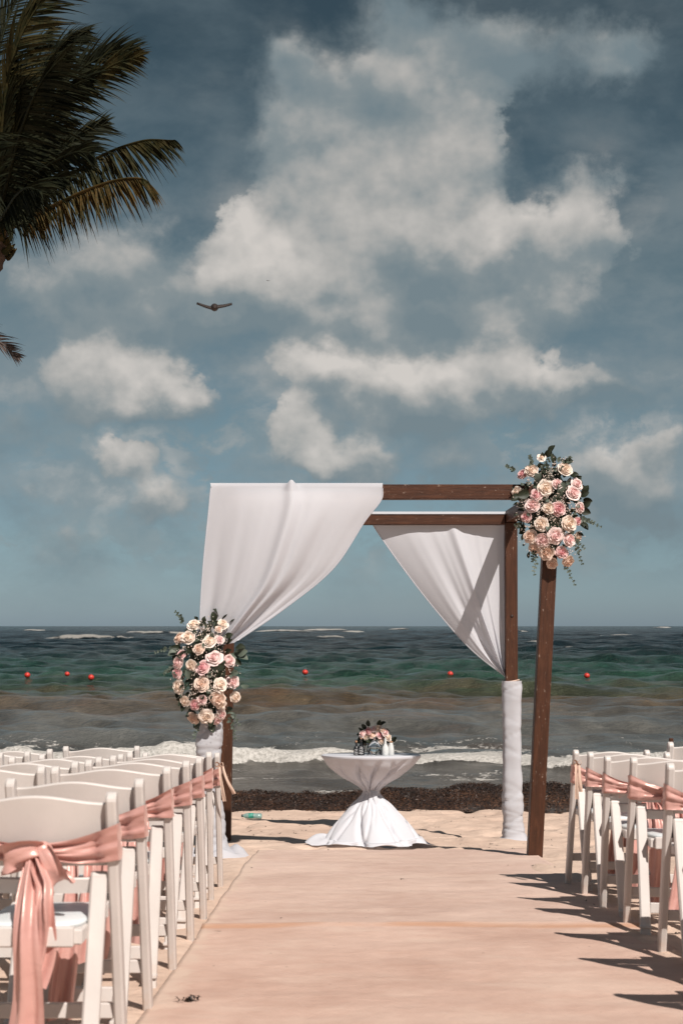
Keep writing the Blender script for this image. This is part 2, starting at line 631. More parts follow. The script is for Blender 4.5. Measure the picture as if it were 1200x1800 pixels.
def water_material():
    m, g, b = material('sea_water')
    p = geo_pos(g)
    x, y, z = g.sep(p)
    bend = g.noise(g.vmath('MULTIPLY', p, (.06, .16, 0)), 1.0, 4, .6)
    ly = g.math('LOGARITHM', g.math('MAXIMUM', y, 1.0), 10.0)
    ly = g.math('ADD', ly, g.math('MULTIPLY', g.math('SUBTRACT', bend, .5), .12))
    t = g.smooth(ly, 1.25, 2.75)
    t = g.math('DIVIDE', g.math('SUBTRACT', ly, 1.25), 1.5)
    lg = lambda D: (math.log10(D) - 1.25) / 1.5
    col = g.ramp(t, [
        (lg(20), (.098, .082, .068)), (lg(25), (.112, .112, .104)), (lg(31), (.118, .114, .102)), (lg(35), (.122, .096, .070)),
        (lg(41), (.095, .068, .040)), (lg(46), (.052, .064, .038)), (lg(53), (.026, .076, .048)), (lg(66), (.021, .062, .045)), (lg(88), (.017, .038, .036)),
        (lg(130), (.010, .023, .028)), (lg(400), (.006, .013, .019))])
    patch = g.noise(g.vmath('MULTIPLY', p, (.16, .11, 0)), 1.0, 7, .66)
    col = g.mix(g.smooth(patch, .44, .66, 0, .6), col, g.vmath('SCALE', col, scale=.42))
    streak = g.noise(g.vmath('MULTIPLY', p, (.55, .42, 0)), 1.0, 6, .68)
    col = g.mix(g.smooth(streak, .40, .62, .75, 0), col, g.vmath('SCALE', col, scale=.4))
    fine = g.noise(g.vmath('MULTIPLY', p, (1.6, 1.1, 0)), 1.0, 6, .7)
    col = g.mix(g.smooth(fine, .52, .72, 0, .45), col, g.vmath('SCALE', col, scale=1.9))
    brown = g.math('MULTIPLY', g.smooth(g.noise(g.vmath('MULTIPLY', p, (.22, .55, 0)), 1.0, 4, .6), .52, .64), g.math('MULTIPLY', g.smooth(y, 22, 28), g.smooth(y, 60, 40)))
    col = g.mix(g.math('MULTIPLY', brown, .40), col, (.115, .066, .040))
    # foam
    at_ = g.n.new('ShaderNodeAttribute')
    at_.attribute_name = 'foam'
    fo = at_.outputs['Fac']
    fn = g.noise(g.vmath('MULTIPLY', p, (1, .8, 1)), 5.5, 7, .68, .6)
    fn2 = g.noise(p, 17, 5, .7)
    lace = g.math('ADD', g.math('MULTIPLY', fn, .7), g.math('MULTIPLY', fn2, .3))
    fm = g.smooth(g.math('ADD', g.math('MULTIPLY', fo, .75), g.math('SUBTRACT', lace, .75)), .0, .09)
    col = g.mix(fm, col, g.mix(g.smooth(fn2, .3, .65), (.34, .32, .29), (.62, .59, .55)))
    g.l.new(col, b.inputs['Base Color'])
    g.l.new(g.math('ADD', .16, g.math('MULTIPLY', fm, .7)), b.inputs['Roughness'])
    b.inputs['IOR'].default_value = 1.33
    g.l.new(g.math('SUBTRACT', g.smooth(y, 30, 200, .27, .10), g.math('MULTIPLY', fm, .05)), b.inputs['Specular IOR Level'])
    h = g.math('ADD', g.math('MULTIPLY', g.noise(g.vmath('MULTIPLY', p, (.8, .62, 1)), .7, 7, .66), 2.6), g.math('ADD', g.math('MULTIPLY', g.noise(g.vmath('MULTIPLY', p, (1, 1.3, 1)), 6.5, 5, .65), .42), g.math('MULTIPLY', g.noise(g.vmath('MULTIPLY', p, (1, 1.2, 1)), 2.6, 5, .65), .55)))
    h = g.math('ADD', h, g.math('MULTIPLY', fm, g.math('MULTIPLY', fn2, 1.2)))
    bn = bump(g, b, h, 1.0, .32)
    g.l.new(g.smooth(y, 26, 75, .48, 1.0), bn.inputs['Strength'])
    return m


M['water'] = water_material()

# ------------------------------------------------------------------ the beach
PD = np.array([-60, -20, -4, 0, 9.6, 11.2, 12, 16, 19.6, 24, 40, 80, 200.])
PZ = np.array([1.9, 1.75, 1.5, 1.38, .727, .56, .48, .235, .02, -.4, -1.3, -2.5, -4.])


def base_z(x, y):
    x = np.asarray(x, float)
    y = np.asarray(y, float)
    z = 0
    for k, w in ((-.6, .15), (-.3, .2), (0, .3), (.3, .2), (.6, .15)):
        z = z + w * np.interp(y + k, PD, PZ)
    return z + .028 * fbm(x * .55 + 40, y * .55 + 3, 2, 1)




def carpet_in(x, y):
    e = .03
    s = lambda t: np.clip(t / e * .5 + .5, 0, 1)
    xr = CX1 + .10 * vnoise(np.asarray(y) * .8 + 5, np.asarray(y) * 0 + 1.5, 6) + .03 * vnoise(np.asarray(y) * 3.1, np.asarray(y) * 0 + 4.5, 2)
    xl = CX0 + .018 + .045 * vnoise(np.asarray(y) * 1.3 + 2, np.asarray(y) * 0 + 2.5, 1) + .018 * vnoise(np.asarray(y) * 6, np.asarray(y) * 0 + 7.5, 3)
    return s(x - xl) * s(xr - x) * s(CY1 + .08 * vnoise(np.asarray(x) * 2.2, np.asarray(x) * 0 + .5, 4) - y)


def sand_z(x, y):
    x = np.asarray(x, float)
    y = np.asarray(y, float)
    ins = carpet_in(x, y)
    far = np.clip((y - 3) / 8, .45, 1.25)
    h = .034 * fbm(x * 1.7, y * 1.7, 3, 2) + .022 * fbm(x * 5.2 + 9, y * 5.2, 3, 3)
    dim = vnoise(x * 4.3 + 5, y * 4.3 + 2, 5)
    h = h - .035 * np.clip(dim - .16, 0, .3) * 3
    # drifts along the far edge of the carpet and streaks before the weed
    h = h + .035 * np.exp(-((y - 12.2 - .25 * vnoise(x * .9, x * 0 + 3.3, 4)) / .16) ** 2) * np.clip(.6 + 2.2 * vnoise(x * .8 + 3, x * 0 + 1.7, 6), 0, 1)
    h = h * far
    edge = np.exp(-((x - CX0 + .05) / .045) ** 2) + np.exp(-((x - CX1 - .05) / .045) ** 2)
    h = h + .006 * edge * (y < CY1) + np.where(y > CY1, .010 * np.exp(-((y - CY1 - .06) / .06) ** 2), 0)
    return base_z(x, y) + h * (1 - ins) - .014 * ins


def gz(x, y):
    return float(base_z(x, y))


xs = np.concatenate([[-400, -160, -60, -30, -18], np.linspace(-12, -4.2, 26), np.arange(-4, 4.01, .04), np.linspace(4.2, 12, 26), [18, 30, 60, 160, 400]])
ys = np.concatenate([[-60, -40, -25, -15], np.linspace(-10, 2.5, 30), np.arange(2.6, 17.4, .04), np.linspace(17.5, 30, 50), [40, 60, 80]])
X, Y = np.meshgrid(xs, ys)
Z = sand_z(X, Y)
sand = link('sand', raw_mesh('sand', np.stack([X, Y, Z], -1).reshape(-1, 3), grid_quads(len(ys), len(xs)), M['sand']))
sand['kind'] = 'structure'

# carpet runner under the drifted sand
xs = np.linspace(CX0, CX1 + .14, 100)
ys = np.linspace(1.5, CY1, 480)
X, Y = np.meshgrid(xs, ys)
wob = .018 * vnoise(Y * .9, Y * 0 + .5, 3) + .008 * vnoise(Y * 4, Y * 0 + 2.5, 4)
Xw = X + wob * np.where(X < .3, 1, -1)
Zc = base_z(Xw, Y) + .006 + .013 * fbm(X * 1.1 + 4, Y * 2.2, 3, 5) + .005 * fbm(X * 6, Y * 7, 3, 2) + .010 * np.exp(-((Y - 6.33 - .10 * vnoise(X * 1.1, X * 0, 2)) / .05) ** 2)
cv = np.stack([Xw, Y, Zc], -1).reshape(-1, 3)
me = raw_mesh('aisle_carpet', cv, grid_quads(len(ys), len(xs)), M['carpet'])
carpet = link('aisle_carpet', me)
sol = carpet.modifiers.new('thick', 'SOLIDIFY')
sol.thickness = .008
sol.offset = -1
tag(carpet, 'beige aisle carpet dusted with sand running between the chairs to the table', 'carpet')

# ------------------------------------------------------------------ the sea
rows = []
D = 17.6
while D < 7000:
    rows.append(D)
    D += .10 if D < 26 else max(.12, .0052 * D)
rows = np.array(rows)
uc = np.concatenate([[-14, -6, -3, -1.8], np.linspace(-1.3, 1.3, 330), [1.8, 3, 6, 14]])
Yg = np.repeat(rows[:, None], len(uc), 1)
half = .25 * Yg + 2.2
Xg = uc[None, :] * half
dy = np.gradient(rows)[:, None]
dx = (half * 2.6 / 330)
Zg = np.zeros_like(Yg)
lam = np.geomspace(.55, 17, 34)
amp_d = np.interp(Yg, [18, 21, 24, 30, 60, 150, 2000], [.12, .2, .45, .6, .85, 1.1, 1.3])
for i, L in enumerate(lam):
    for k in range(2):
        spread = .75 if L < 3 else .38
        th = nrng.normal(0, spread)
        kx, ky = math.sin(th) * 2 * PI / L, math.cos(th) * 2 * PI / L
        a = (.0105 if L < 5 else .0050) * L ** .90
        ph = nrng.random() * 6.28
        fade = np.clip((L / max(abs(math.cos(th)), .15) / dy - 2.5) / 4, 0, 1) * np.clip((L / max(abs(math.sin(th)), .05) / dx - 2.5) / 4, 0, 1)
        wph = kx * Xg + ky * Yg + ph + 1.2 * vnoise(Xg / (L * 3) + i, Yg / (L * 3), k + 2)
        s = np.sin(wph)
        Zg += a * fade * amp_d * (s + .35 * s * s)
foam = np.zeros_like(Yg)
# shore break
y0 = 22.35 + .9 * fbm(Xg * .22 + 8, Xg * 0 + .3, 3, 1) + .22 * fbm(Xg * 1.6, Xg * 0 + 5.2, 2, 3)
t = Yg - y0
vary = np.clip(.75 + 1.3 * fbm(Xg * .45 + 3, Xg * 0 + 1, 3, 2), .25, 1.5)
hgt = .25 * vary
prof = np.where(t < 0, np.exp(-(t / .16) ** 2), np.exp(-(t / .8) ** 2))
Zg += hgt * prof
lump = fbm(Xg * 3.6, Yg * 4.2, 4, 4)
ff = np.exp(-((t - .0) / .20) ** 2)
foam += ff * (1.18 + .8 * lump + .2 * (vary - .8))
Zg += (.10 * lump + .035 * fbm(Xg * 11, Yg * 11, 2, 1)) * np.exp(-((t - .05) / .26) ** 2) * vary
foam += np.where((t > 0) & (t < 9), (.66 + .95 * fbm(Xg * .7, Yg * 1.3, 4, 5)) * np.exp(-np.abs(t) / 3.4), 0)
foam += np.where((t < -.15) & (t > -3.5), np.clip(.02 + .7 * fbm(Xg * .5, Yg * 1.4, 4, 6), 0, .5), 0)
# swells and whitecaps
def crest(px, py, wpx, hm, f, sy=None):
    global Zg, foam
    D = CAMZ * F / (py - 1100)
    xc = (px - 600) / F * D
    wx = wpx / F * D / 2
    sy = sy or max(.5, .010 * D)
    yy = D + .6 * sy * vnoise(Xg / wx * 2.1 + px, Xg * 0 + py, 2) * 2
    tt = Yg - yy
    ex = np.exp(-np.abs((Xg - xc) / wx) ** 2.6)
    Zg += hm * ex * np.where(tt < 0, np.exp(-(tt / (.5 * sy)) ** 2), np.exp(-(tt / (1.3 * sy)) ** 2))
    if f:
        foam += f * ex * np.exp(-((tt - .1 * sy) / (.55 * sy)) ** 2) * np.clip(1.0 + 1.3 * fbm(Xg / wx * 2.2 + px, Yg / sy * .8, 4, 5), 0, 1.2)


crest(1150, 1272, 420, .20, 0, .8)
crest(640, 1258, 420, .10, 0, .8)
crest(250, 1247, 300, .10, 0, .9)
crest(1170, 1205, 330, .34, 0, 1.4)
crest(330, 1196, 500, .20, 0, 1.5)
crest(820, 1160, 700, .22, 0, 1.6)
crest(200, 1150, 500, .30, 0, 2)
for q in [(140, 1126, 100, .75, 1.4), (216, 1131, 46, .4, 1.2), (290, 1115, 90, .9, 1.4), (243, 1113, 40, .8, 1.3), (492, 1111, 90, 1.1, 1.4),
          (583, 1126, 82, .75, 1.4), (575, 1109, 70, 1.2, 1.4), (622, 1112, 44, .9, 1.3), (702, 1107, 36, 1.2, 1.4), (948, 1134, 84, .5, 1.3),
          (1165, 1103.5, 30, 1.5, 1.3), (905, 1111, 40, .9, 1.2), (60, 1109, 40, .9, .9), (820, 1116, 50, .6, .8), (1080, 1119, 60, .6, .8),
          (380, 1144, 60, .3, .75), (1010, 1148, 50, .3, .7)]:
    crest(q[0], q[1] + .8, q[2] * 1.15, q[3] * .85, q[4], None)
rows_sea = rows
sme = raw_mesh('sea', np.stack([Xg, Yg, Zg], -1).reshape(-1, 3), grid_quads(len(rows), len(uc)), M['water'])
att = sme.attributes.new('foam', 'FLOAT', 'POINT')
att.data.foreach_set('value', np.clip(foam, 0, 1.3).astype(np.float32).ravel())
sea = link('sea', sme)
sea['kind'] = 'structure'

# ------------------------------------------------------------------ seaweed bank
def weed_material():
    m, g, b = material('sargassum')
    p = geo_pos(g)
    n = g.noise(p, 38, 3, .7)
    n2 = g.noise(p, 3, 3)
    col = g.ramp(g.math('ADD', g.math('MULTIPLY', n, .75), g.math('MULTIPLY', n2, .25)), [(.35, (.004, .0025, .002)), (.50, (.020, .009, .0045)), (.60, (.070, .030, .014)), (.72, (.26, .14, .08))])
    g.l.new(col, b.inputs['Base Color'])
    b.inputs['Roughness'].default_value = .6
    return m


M['weed'] = weed_material()


def weed_front(x):
    return 15.65 + .45 * fbm(np.asarray(x) * .8, np.asarray(x) * 0 + 2, 5, 2)


def weed_h(x, y):
    f = weed_front(x)
    u = np.clip((y - f) / 1.5, 0, 1)
    prof = np.sin(np.clip(u * 1.25, 0, 1) ** .6 * PI / 2) * np.clip((1 - u) * 5, 0, 1)
    crest_h = .175 + .15 * fbm(x * 1.1, x * 0 + 7, 4, 1) + .08 * vnoise(x * 3.1, x * 0 + 4, 3)
    return prof * np.maximum(crest_h, .155) + .05 * fbm(x * 5, y * 5, 3, 4) * prof - .015


xs = np.concatenate([np.linspace(-14, -5.2, 60), np.arange(-5, 5.01, .05), np.linspace(5.2, 14, 60)])
vs_ = np.linspace(0, 1, 36)
X, V = np.meshgrid(xs, vs_)
Y = weed_front(X) - .06 + V * 1.62
Z = base_z(X, Y) + weed_h(X, Y)
wv = [np.stack([X, Y, Z], -1).reshape(-1, 3)]
wq = [grid_quads(len(vs_), len(xs))]
# loose fronds all over the bank
N = 38000
fx = nrng.uniform(-6.5, 6.5, N)
fv = nrng.random(N) ** .8
fy = weed_front(fx) - .10 + fv * 1.35
fz = base_z(fx, fy) + np.maximum(weed_h(fx, fy), 0) + nrng.uniform(-.004, .022, N)
ang = nrng.uniform(0, 2 * PI, N)
tilt = nrng.uniform(-.9, .9, N)
ln = nrng.uniform(.015, .055, N)
wd = nrng.uniform(.002, .007, N)
dirv = np.stack([np.cos(ang) * np.cos(tilt), np.sin(ang) * np.cos(tilt), np.sin(tilt)], -1)
rv = nrng.normal(size=(N, 3))
sd = np.cross(dirv, rv)
sd /= np.linalg.norm(sd, axis=1)[:, None]
c0 = np.stack([fx, fy, fz], -1)
q4 = np.stack([c0 - dirv * ln[:, None] / 2 - sd * wd[:, None] * .3, c0 - sd * wd[:, None], c0 + dirv * ln[:, None] / 2, c0 + sd * wd[:, None]], 1)
off = len(wv[0])
wv.append(q4.reshape(-1, 3))
wq.append(np.arange(N * 4).reshape(N, 4) + off)
weed = link('seaweed_bank', raw_mesh('seaweed_bank', np.concatenate(wv), np.concatenate(wq), M['weed'], False))
weed['kind'] = 'stuff'
weed['label'] = 'dark brown bank of washed up seaweed along the water line'

# scraps of weed strewn on the sand
N = 900
fx = nrng.uniform(-4, 4, N)
fy = 3.4 + nrng.random(N) ** .75 * 12.0
keep = (carpet_in(fx, fy) < .5) | (nrng.random(N) < .10)
fx, fy = fx[keep], fy[keep]
N = len(fx)
onc = carpet_in(fx, fy) > .5
fz = np.where(onc, base_z(fx, fy) + .012, sand_z(fx, fy)) + .004
sv, sq = [], []
for i in range(N):
    n = rng.choice((1, 1, 2, 3))
    for k in range(n):
        a = rng.uniform(0, 6.28)
        L = rng.uniform(.006, .022)
        w = rng.uniform(.002, .005)
        c = Vector((fx[i] + rng.gauss(0, .008), fy[i] + rng.gauss(0, .008), fz[i]))
        d = Vector((math.cos(a), math.sin(a), rng.uniform(-.15, .5))) * L
        s = Vector((-math.sin(a), math.cos(a), .2)) * w
        o = len(sv)
        sv += [c - d, c - s, c + d, c + s]
        sq.append((o, o + 1, o + 2, o + 3))
scr = link('seaweed_scraps', raw_mesh('seaweed_scraps', [v[:] for v in sv], sq, M['weed'], False))
scr['kind'] = 'stuff'
scr['label'] = 'tiny dark scraps of dry seaweed strewn over the sand'

# one dark clump lying on the carpet
def clump(loc, n, size, name='seaweed_tuft'):
    mb = MB()
    for k in range(n):
        a = rng.uniform(0, 6.28)
        p = Vector((rng.gauss(0, size * .35), rng.gauss(0, size * .2), size * .08))
        d = Vector((math.cos(a), math.sin(a) * .6, rng.uniform(.05, .7))) * size * rng.uniform(.3, .6)
        s = Vector((0, 0, 1)).cross(d).normalized() * size * .07
        mb.add([p - s * .3, p + d * .5 - s + Vector((0, 0, size * .1)), p + d, p + d * .5 + s + Vector((0, 0, size * .1)), p + s * .3], [(0, 1, 2, 3, 4)], False)
    mb.lathe([(size * .12, 0), (size * .3, size * .06), (size * .2, size * .16), (.002, size * .2)], n=9)
    return mb.build(name, M['weed'], None, loc)


p = at(332, 1767, 4.62)
tag(clump((p.x, 4.62, gz(p.x, 4.62) + .012), 26, .052), 'small black tuft of dried seaweed lying near the front left of the carpet', 'seaweed')

# ------------------------------------------------------------------ wedding arch
FD, BD = 9.8, 12.0
TOPZ = 3.27
W = .10
arch = thing('wedding_arch', 'dark brown wooden wedding arch with four square posts on the sand', 'arch', (.26, 10.9, .6))
inv = Matrix.Translation(-Vector((.26, 10.9, .6)))


def part_bar(name, a, b, w, h, parent, up, mat=M['wood'], label=None):
    a, b = Vector(a), Vector(b)
    mb = MB()
    L = (b - a).length
    mb.box((0, 0, L / 2), (w, h, L), None, .004)
    o = mb.build(name, mat, parent)
    z = (b - a).normalized()
    x = Vector(up).cross(z).normalized()
    R = Matrix((x, z.cross(x), z)).transposed().to_4x4()
    o.matrix_local = inv @ Matrix.Translation(a) @ R
    if label:
        o['label'] = label
    return o


fl_b, fl_t = Vector((-.93, FD, gz(-.93, FD) - .15)), Vector((-.825, FD, TOPZ - .10))
fr_b, fr_t = Vector((1.322, FD, gz(1.32, FD) - .15)), Vector((1.448, FD, TOPZ - .10))
bl_b, bl_t = Vector((-.985, BD, gz(-.98, BD) - .15)), Vector((-.94, BD, TOPZ - .10))
br_b, br_t = Vector((1.434, BD, gz(1.43, BD) - .15)), Vector((1.428, BD, TOPZ - .10))
for a, b in ((fl_b, fl_t), (fr_b, fr_t), (bl_b, bl_t), (br_b, br_t)):
    part_bar('post', a, b, W, W, arch, (0, 1, 0))
BZ = TOPZ - .05
part_bar('front_beam', (-.862, FD, BZ), (1.50, FD, BZ), .10, W, arch, (0, 1, 0))
part_bar('back_beam', (-.99, BD, BZ - .02), (1.375, BD, BZ - .02), .098, W, arch, (0, 1, 0))
part_bar('side_beam', (-.825, FD + .052, BZ), (-.93, BD - .052, BZ), .096, .098, arch, (0, 0, 1))
part_bar('side_beam', (1.448, FD + .052, BZ), (1.428, BD + .05, BZ), .096, .098, arch, (0, 0, 1))
mb = MB()
mb.box((0, 0, 0), (.096, .003, .055), None, .001)
br = mb.build('bracket', M['wood'], arch)
br.location = Vector((1.428, BD - .0525, TOPZ - .135)) - Vector((.26, 10.9, .6))
mb = MB()
mb.lathe([(.001, -.002), (.011, -.001), (.0135, .0015), (.004, .0025)], n=12)
kn = mb.build('wood_knot', simple('knot', (.025, .010, .006), .6), arch)
kn.rotation_euler = (PI / 2, 0, 0)
kn.location = Vector((1.431, BD - .0505, 2.28 + .1)) - Vector((.26, 10.9, .6))


def lerp(pts, t):
    """piecewise curve through (t, x, y) points"""
    for i in range(len(pts) - 1):
        if t <= pts[i + 1][0] or i == len(pts) - 2:
            a, b = pts[i], pts[i + 1]
            u = (t - a[0]) / (b[0] - a[0])
            return [a[k] + (b[k] - a[k]) * u for k in range(1, len(a))]


def smooth_poly(pts, n):
    """Catmull-Rom through points, n samples"""
    P = [Vector(p) for p in pts]
    P = [P[0] * 2 - P[1]] + P + [P[-1] * 2 - P[-2]]
    m = len(P) - 3
    out = []
    for i in range(n):
        s = i / (n - 1) * m
        k = min(int(s), m - 1)
        u = s - k
        a, b, c, d = P[k:k + 4]
        out.append(.5 * ((2 * b) + (c - a) * u + (2 * a - 5 * b + 4 * c - d) * u * u + (3 * b - a - 3 * c + d) * u ** 3))
    return out


def drape(name, left, right, D, topflap, folds, label, cat, seed, tsh=1.0, ridge=None, behind=False, gain=None):
    """cloth hung between two hem curves given down from the beam"""
    r = random.Random(seed)
    n, m = 72, 110
    L = smooth_poly([(a, 0, b) for a, b in left], n)
    R = smooth_poly([(a, 0, b) for a, b in right], n)
    fr = [(f * r.uniform(.9, 1.1), r.uniform(0, 6.28), a) for f, a in folds]
    rows = []
    y0 = D + W / 2 + .014 if behind else D - W / 2 - .012
    # flap over the top of the beam
    for (dz, dyy) in (((-.016, -W - .022), (.005, -W - .018), (.010, -W * .5 - .01), (.008, -.006), (-.05, .0)) if behind else ((-.09, W + .03), (.006, W + .02), (.012, W * .5 + .01), (.008, .004))):
        row = []
        for j in range(m):
            t = j / (m - 1)
            p = at(L[0].x + (R[0].x - L[0].x) * t, 0, D)
            row.append(Vector((p.x, y0 + dyy, TOPZ + dz + topflap)))
        rows.append(row)
    for i in range(n):
        s = i / (n - 1)
        row = []
        for j in range(m):
            t = (j / (m - 1))
            px = L[i].x + (R[i].x - L[i].x) * t
            py = L[i].z + (R[i].z - L[i].z) * t
            p = at(px, py, D + (W / 2 if behind else -W / 2))
            z = 0
            tt = t ** tsh
            for f, ph, a in fr:
                z += a * math.sin(f * 2 * PI * tt + ph + .8 * math.sin(2.2 * s + ph))
            g_ = (.10 + .90 * s ** 1.2) * (.35 + .65 * math.sin(min(1, 2.2 * t * (1 - t) * 2) * PI / 2)) * min(1, s * 6 + .1)
            z *= g_
            if gain:
                z *= gain[0] + (gain[1] - gain[0]) * t
            belly = .10 * math.sin(PI * min(1, s * 1.1)) * math.sin(PI * t)
            if ridge:
                z += ridge[1] * math.exp(-((t - ridge[0] - .05 * s) / .035) ** 2) * (1 - s * .6)
                z -= ridge[1] * .35 * math.exp(-((t - ridge[0] - .075 - .05 * s) / .03) ** 2) * (1 - s * .6) * min(1, s * 4)
                if i < 3:
                    p.z += .05 * math.exp(-((t - ridge[0]) / .028) ** 2)
            row.append(Vector((p.x, y0 - belly - z - .02 * s, p.z)))
        rows.append(row)
    mb = MB()
    mb.grid(rows)
    o = mb.build(name, M['voile'])
    for e in (0, -1):
        hb = MB()
        hb.tube([q_[e] for q_ in rows[4:-1]], .0045, 6)
        hb.build('hem', M['voile'], o)
    return tag(o, label, cat)


FOLDS = [(1.7, .030), (3.1, .018), (5.9, .009), (9.2, .0035), (15, .0015)]
drape('curtain', [(371, 856), (367, 900), (359, 980), (354, 1050), (353, 1100), (362, 1140)],
      [(672, 858), (669, 880), (640, 918), (585, 1000), (500, 1070), (412, 1130)], FD, 0.0, FOLDS,
      'white curtain swept from the front beam down to the left flower arrangement', 'curtain', 3, .95, (.47, .035))
drape('curtain', [(653, 912), (660, 930), (712, 1004), (770, 1078), (830, 1144), (888, 1190)],
      [(888, 912), (886, 945), (886, 1010), (887, 1080), (888, 1140), (889, 1196)], BD, -.016, FOLDS,
      'white curtain tied back to the right rear post with a shadow band across it', 'curtain', 9, 1.5, (.60, .03), True, (.35, 1.6))


def wrap(name, pts, rad, D, label, seed, n=34, puddle=0.0):
    """cloth wound round a post: pts = pixel centre line, rad = half widths in metres"""
    r = random.Random(seed)
    rows = []
    m = 90
    pl = smooth_poly([(a, 0, b) for a, b in pts], m)
    for i in range(m):
        s = i / (m - 1)
        c = at(pl[i].x, pl[i].z, D)
        rr = np.interp(s, np.linspace(0, 1, len(rad)), rad)
        row = []
        for k in range(n):
            a = 2 * PI * k / n
            sq = 1 / max(abs(math.cos(a)), abs(math.sin(a)))
            q = rr * (1 + .34 * (sq - 1))
            sp = -.010 * math.exp(-(math.sin(.5 * a + s * 13 + .6 * math.sin(s * 19) + seed) / .11) ** 2) - .008 * math.exp(-(math.sin(.5 * a - s * 21 + seed * 2) / .10) ** 2) * (1 if s > .35 else .5)
            sp += .006 * math.sin(a + s * 70) * max(0, s - .72) / .28
            nz = .013 * float(vnoise(math.cos(a) * 1.1 + 9 + 5 * s, math.sin(a) * 1.1 + s * 9 + seed, 3)) + .009 * float(vnoise(a * .0 + s * 40, s * 3 + seed, 5)) + .004
            fl = .0 if s < .93 else (s - .93) / .07 * .35 * rr * (.6 + .9 * abs(math.sin(a * 2.5 + seed)))
            q += sp + nz + fl
            row.append(Vector((c.x + q * math.cos(a), c.y + q * math.sin(a), c.z)))
        rows.append(row)
    mb = MB()
    mb.grid(rows, True)
    if puddle:
        c = at(pl[-1].x, pl[-1].z, D)
        prow = []
        for q in range(5):
            u = q / 4
            prow.append([Vector((c.x + (rad[-1] * 1.1 + u * puddle * (.6 + .6 * math.sin(a * 1.0 + seed) ** 2)) * math.cos(a),
                                 c.y + (rad[-1] * 1.1 + u * puddle * .8) * math.sin(a),
                                 gz(c.x, c.y) + .05 * math.sin(u * PI) * (1 + .5 * math.sin(4 * a)) + .012)) for a in [2 * PI * k / n for k in range(n)]])
        mb.grid(prow, True)
    o = mb.build(name, M['voile'])
    return tag(o, label, 'fabric wrap')


wrap('post_wrap', [(899, 1197), (899, 1250), (899, 1320), (901, 1400), (902, 1450), (904, 1482)], [.080, .078, .076, .077, .079, .088, .082, .094, .115], BD,
     'white cloth wound around the lower right rear post down to the sand', 3)
wrap('post_wrap', [(372, 1240), (370, 1280), (366, 1330), (368, 1400), (374, 1450), (377, 1500)], [.055, .075, .088, .08, .075, .08, .08, .09], FD,
     'white cloth hanging down the left front post under the flowers', 8, puddle=.12)
# tie cord on the rear post
mb = MB()
cp = [Vector((1.433 + .058 * s[0], BD + .058 * s[1], at(898, 1196 + s[2], BD).z)) for s in ((-1, -1, 3), (0, -1.05, 1.5), (1, -1, -1), (1.05, 0, -1), (1, 1, 0), (0, 1.05, 1), (-1, 1, 2), (-1.05, 0, 3), (-1, -1, 3))]
mb.tube(cp, .006, 6)
tag(mb.build('tie_cord', simple('cord', (.62, .45, .36), .7)), 'beige cord tied round the right rear post above its white cloth', 'cord')

# ------------------------------------------------------------------ flowers
def petal_material(name, inner, mid, outer):
    m, g, b = material(name)
    p = obj_pos(g)
    x, y, z = g.sep(p)
    r = g.vmath('LENGTH', g.comb(x, y, 0.0))
    n = g.noise(p, 1.5, 3)
    c = g.ramp(g.math('ADD', r, g.math('MULTIPLY', g.math('SUBTRACT', n, .5), .25)), [(.05, inner), (.45, mid), (.95, outer)])
    g.l.new(c, b.inputs['Base Color'])
    b.inputs['Roughness'].default_value = .6
    b.inputs['Subsurface Weight'].default_value = .08
    b.inputs['Subsurface Radius'].default_value = (.01, .005, .003)
    b.inputs['Specular IOR Level'].default_value = .25
    return m


PET = {
    'c': petal_material('cream_petal', (.72, .54, .41), (.77, .63, .53), (.79, .69, .61)),
    'q': petal_material('peach_petal', (.67, .44, .33), (.71, .52, .42), (.75, .60, .51)),
    'p': petal_material('pink_petal', (.69, .41, .40), (.74, .51, .49), (.78, .63, .60)),
    'P': petal_material('deep_pink_petal', (.60, .23, .25), (.68, .37, .38), (.74, .52, .50)),
}


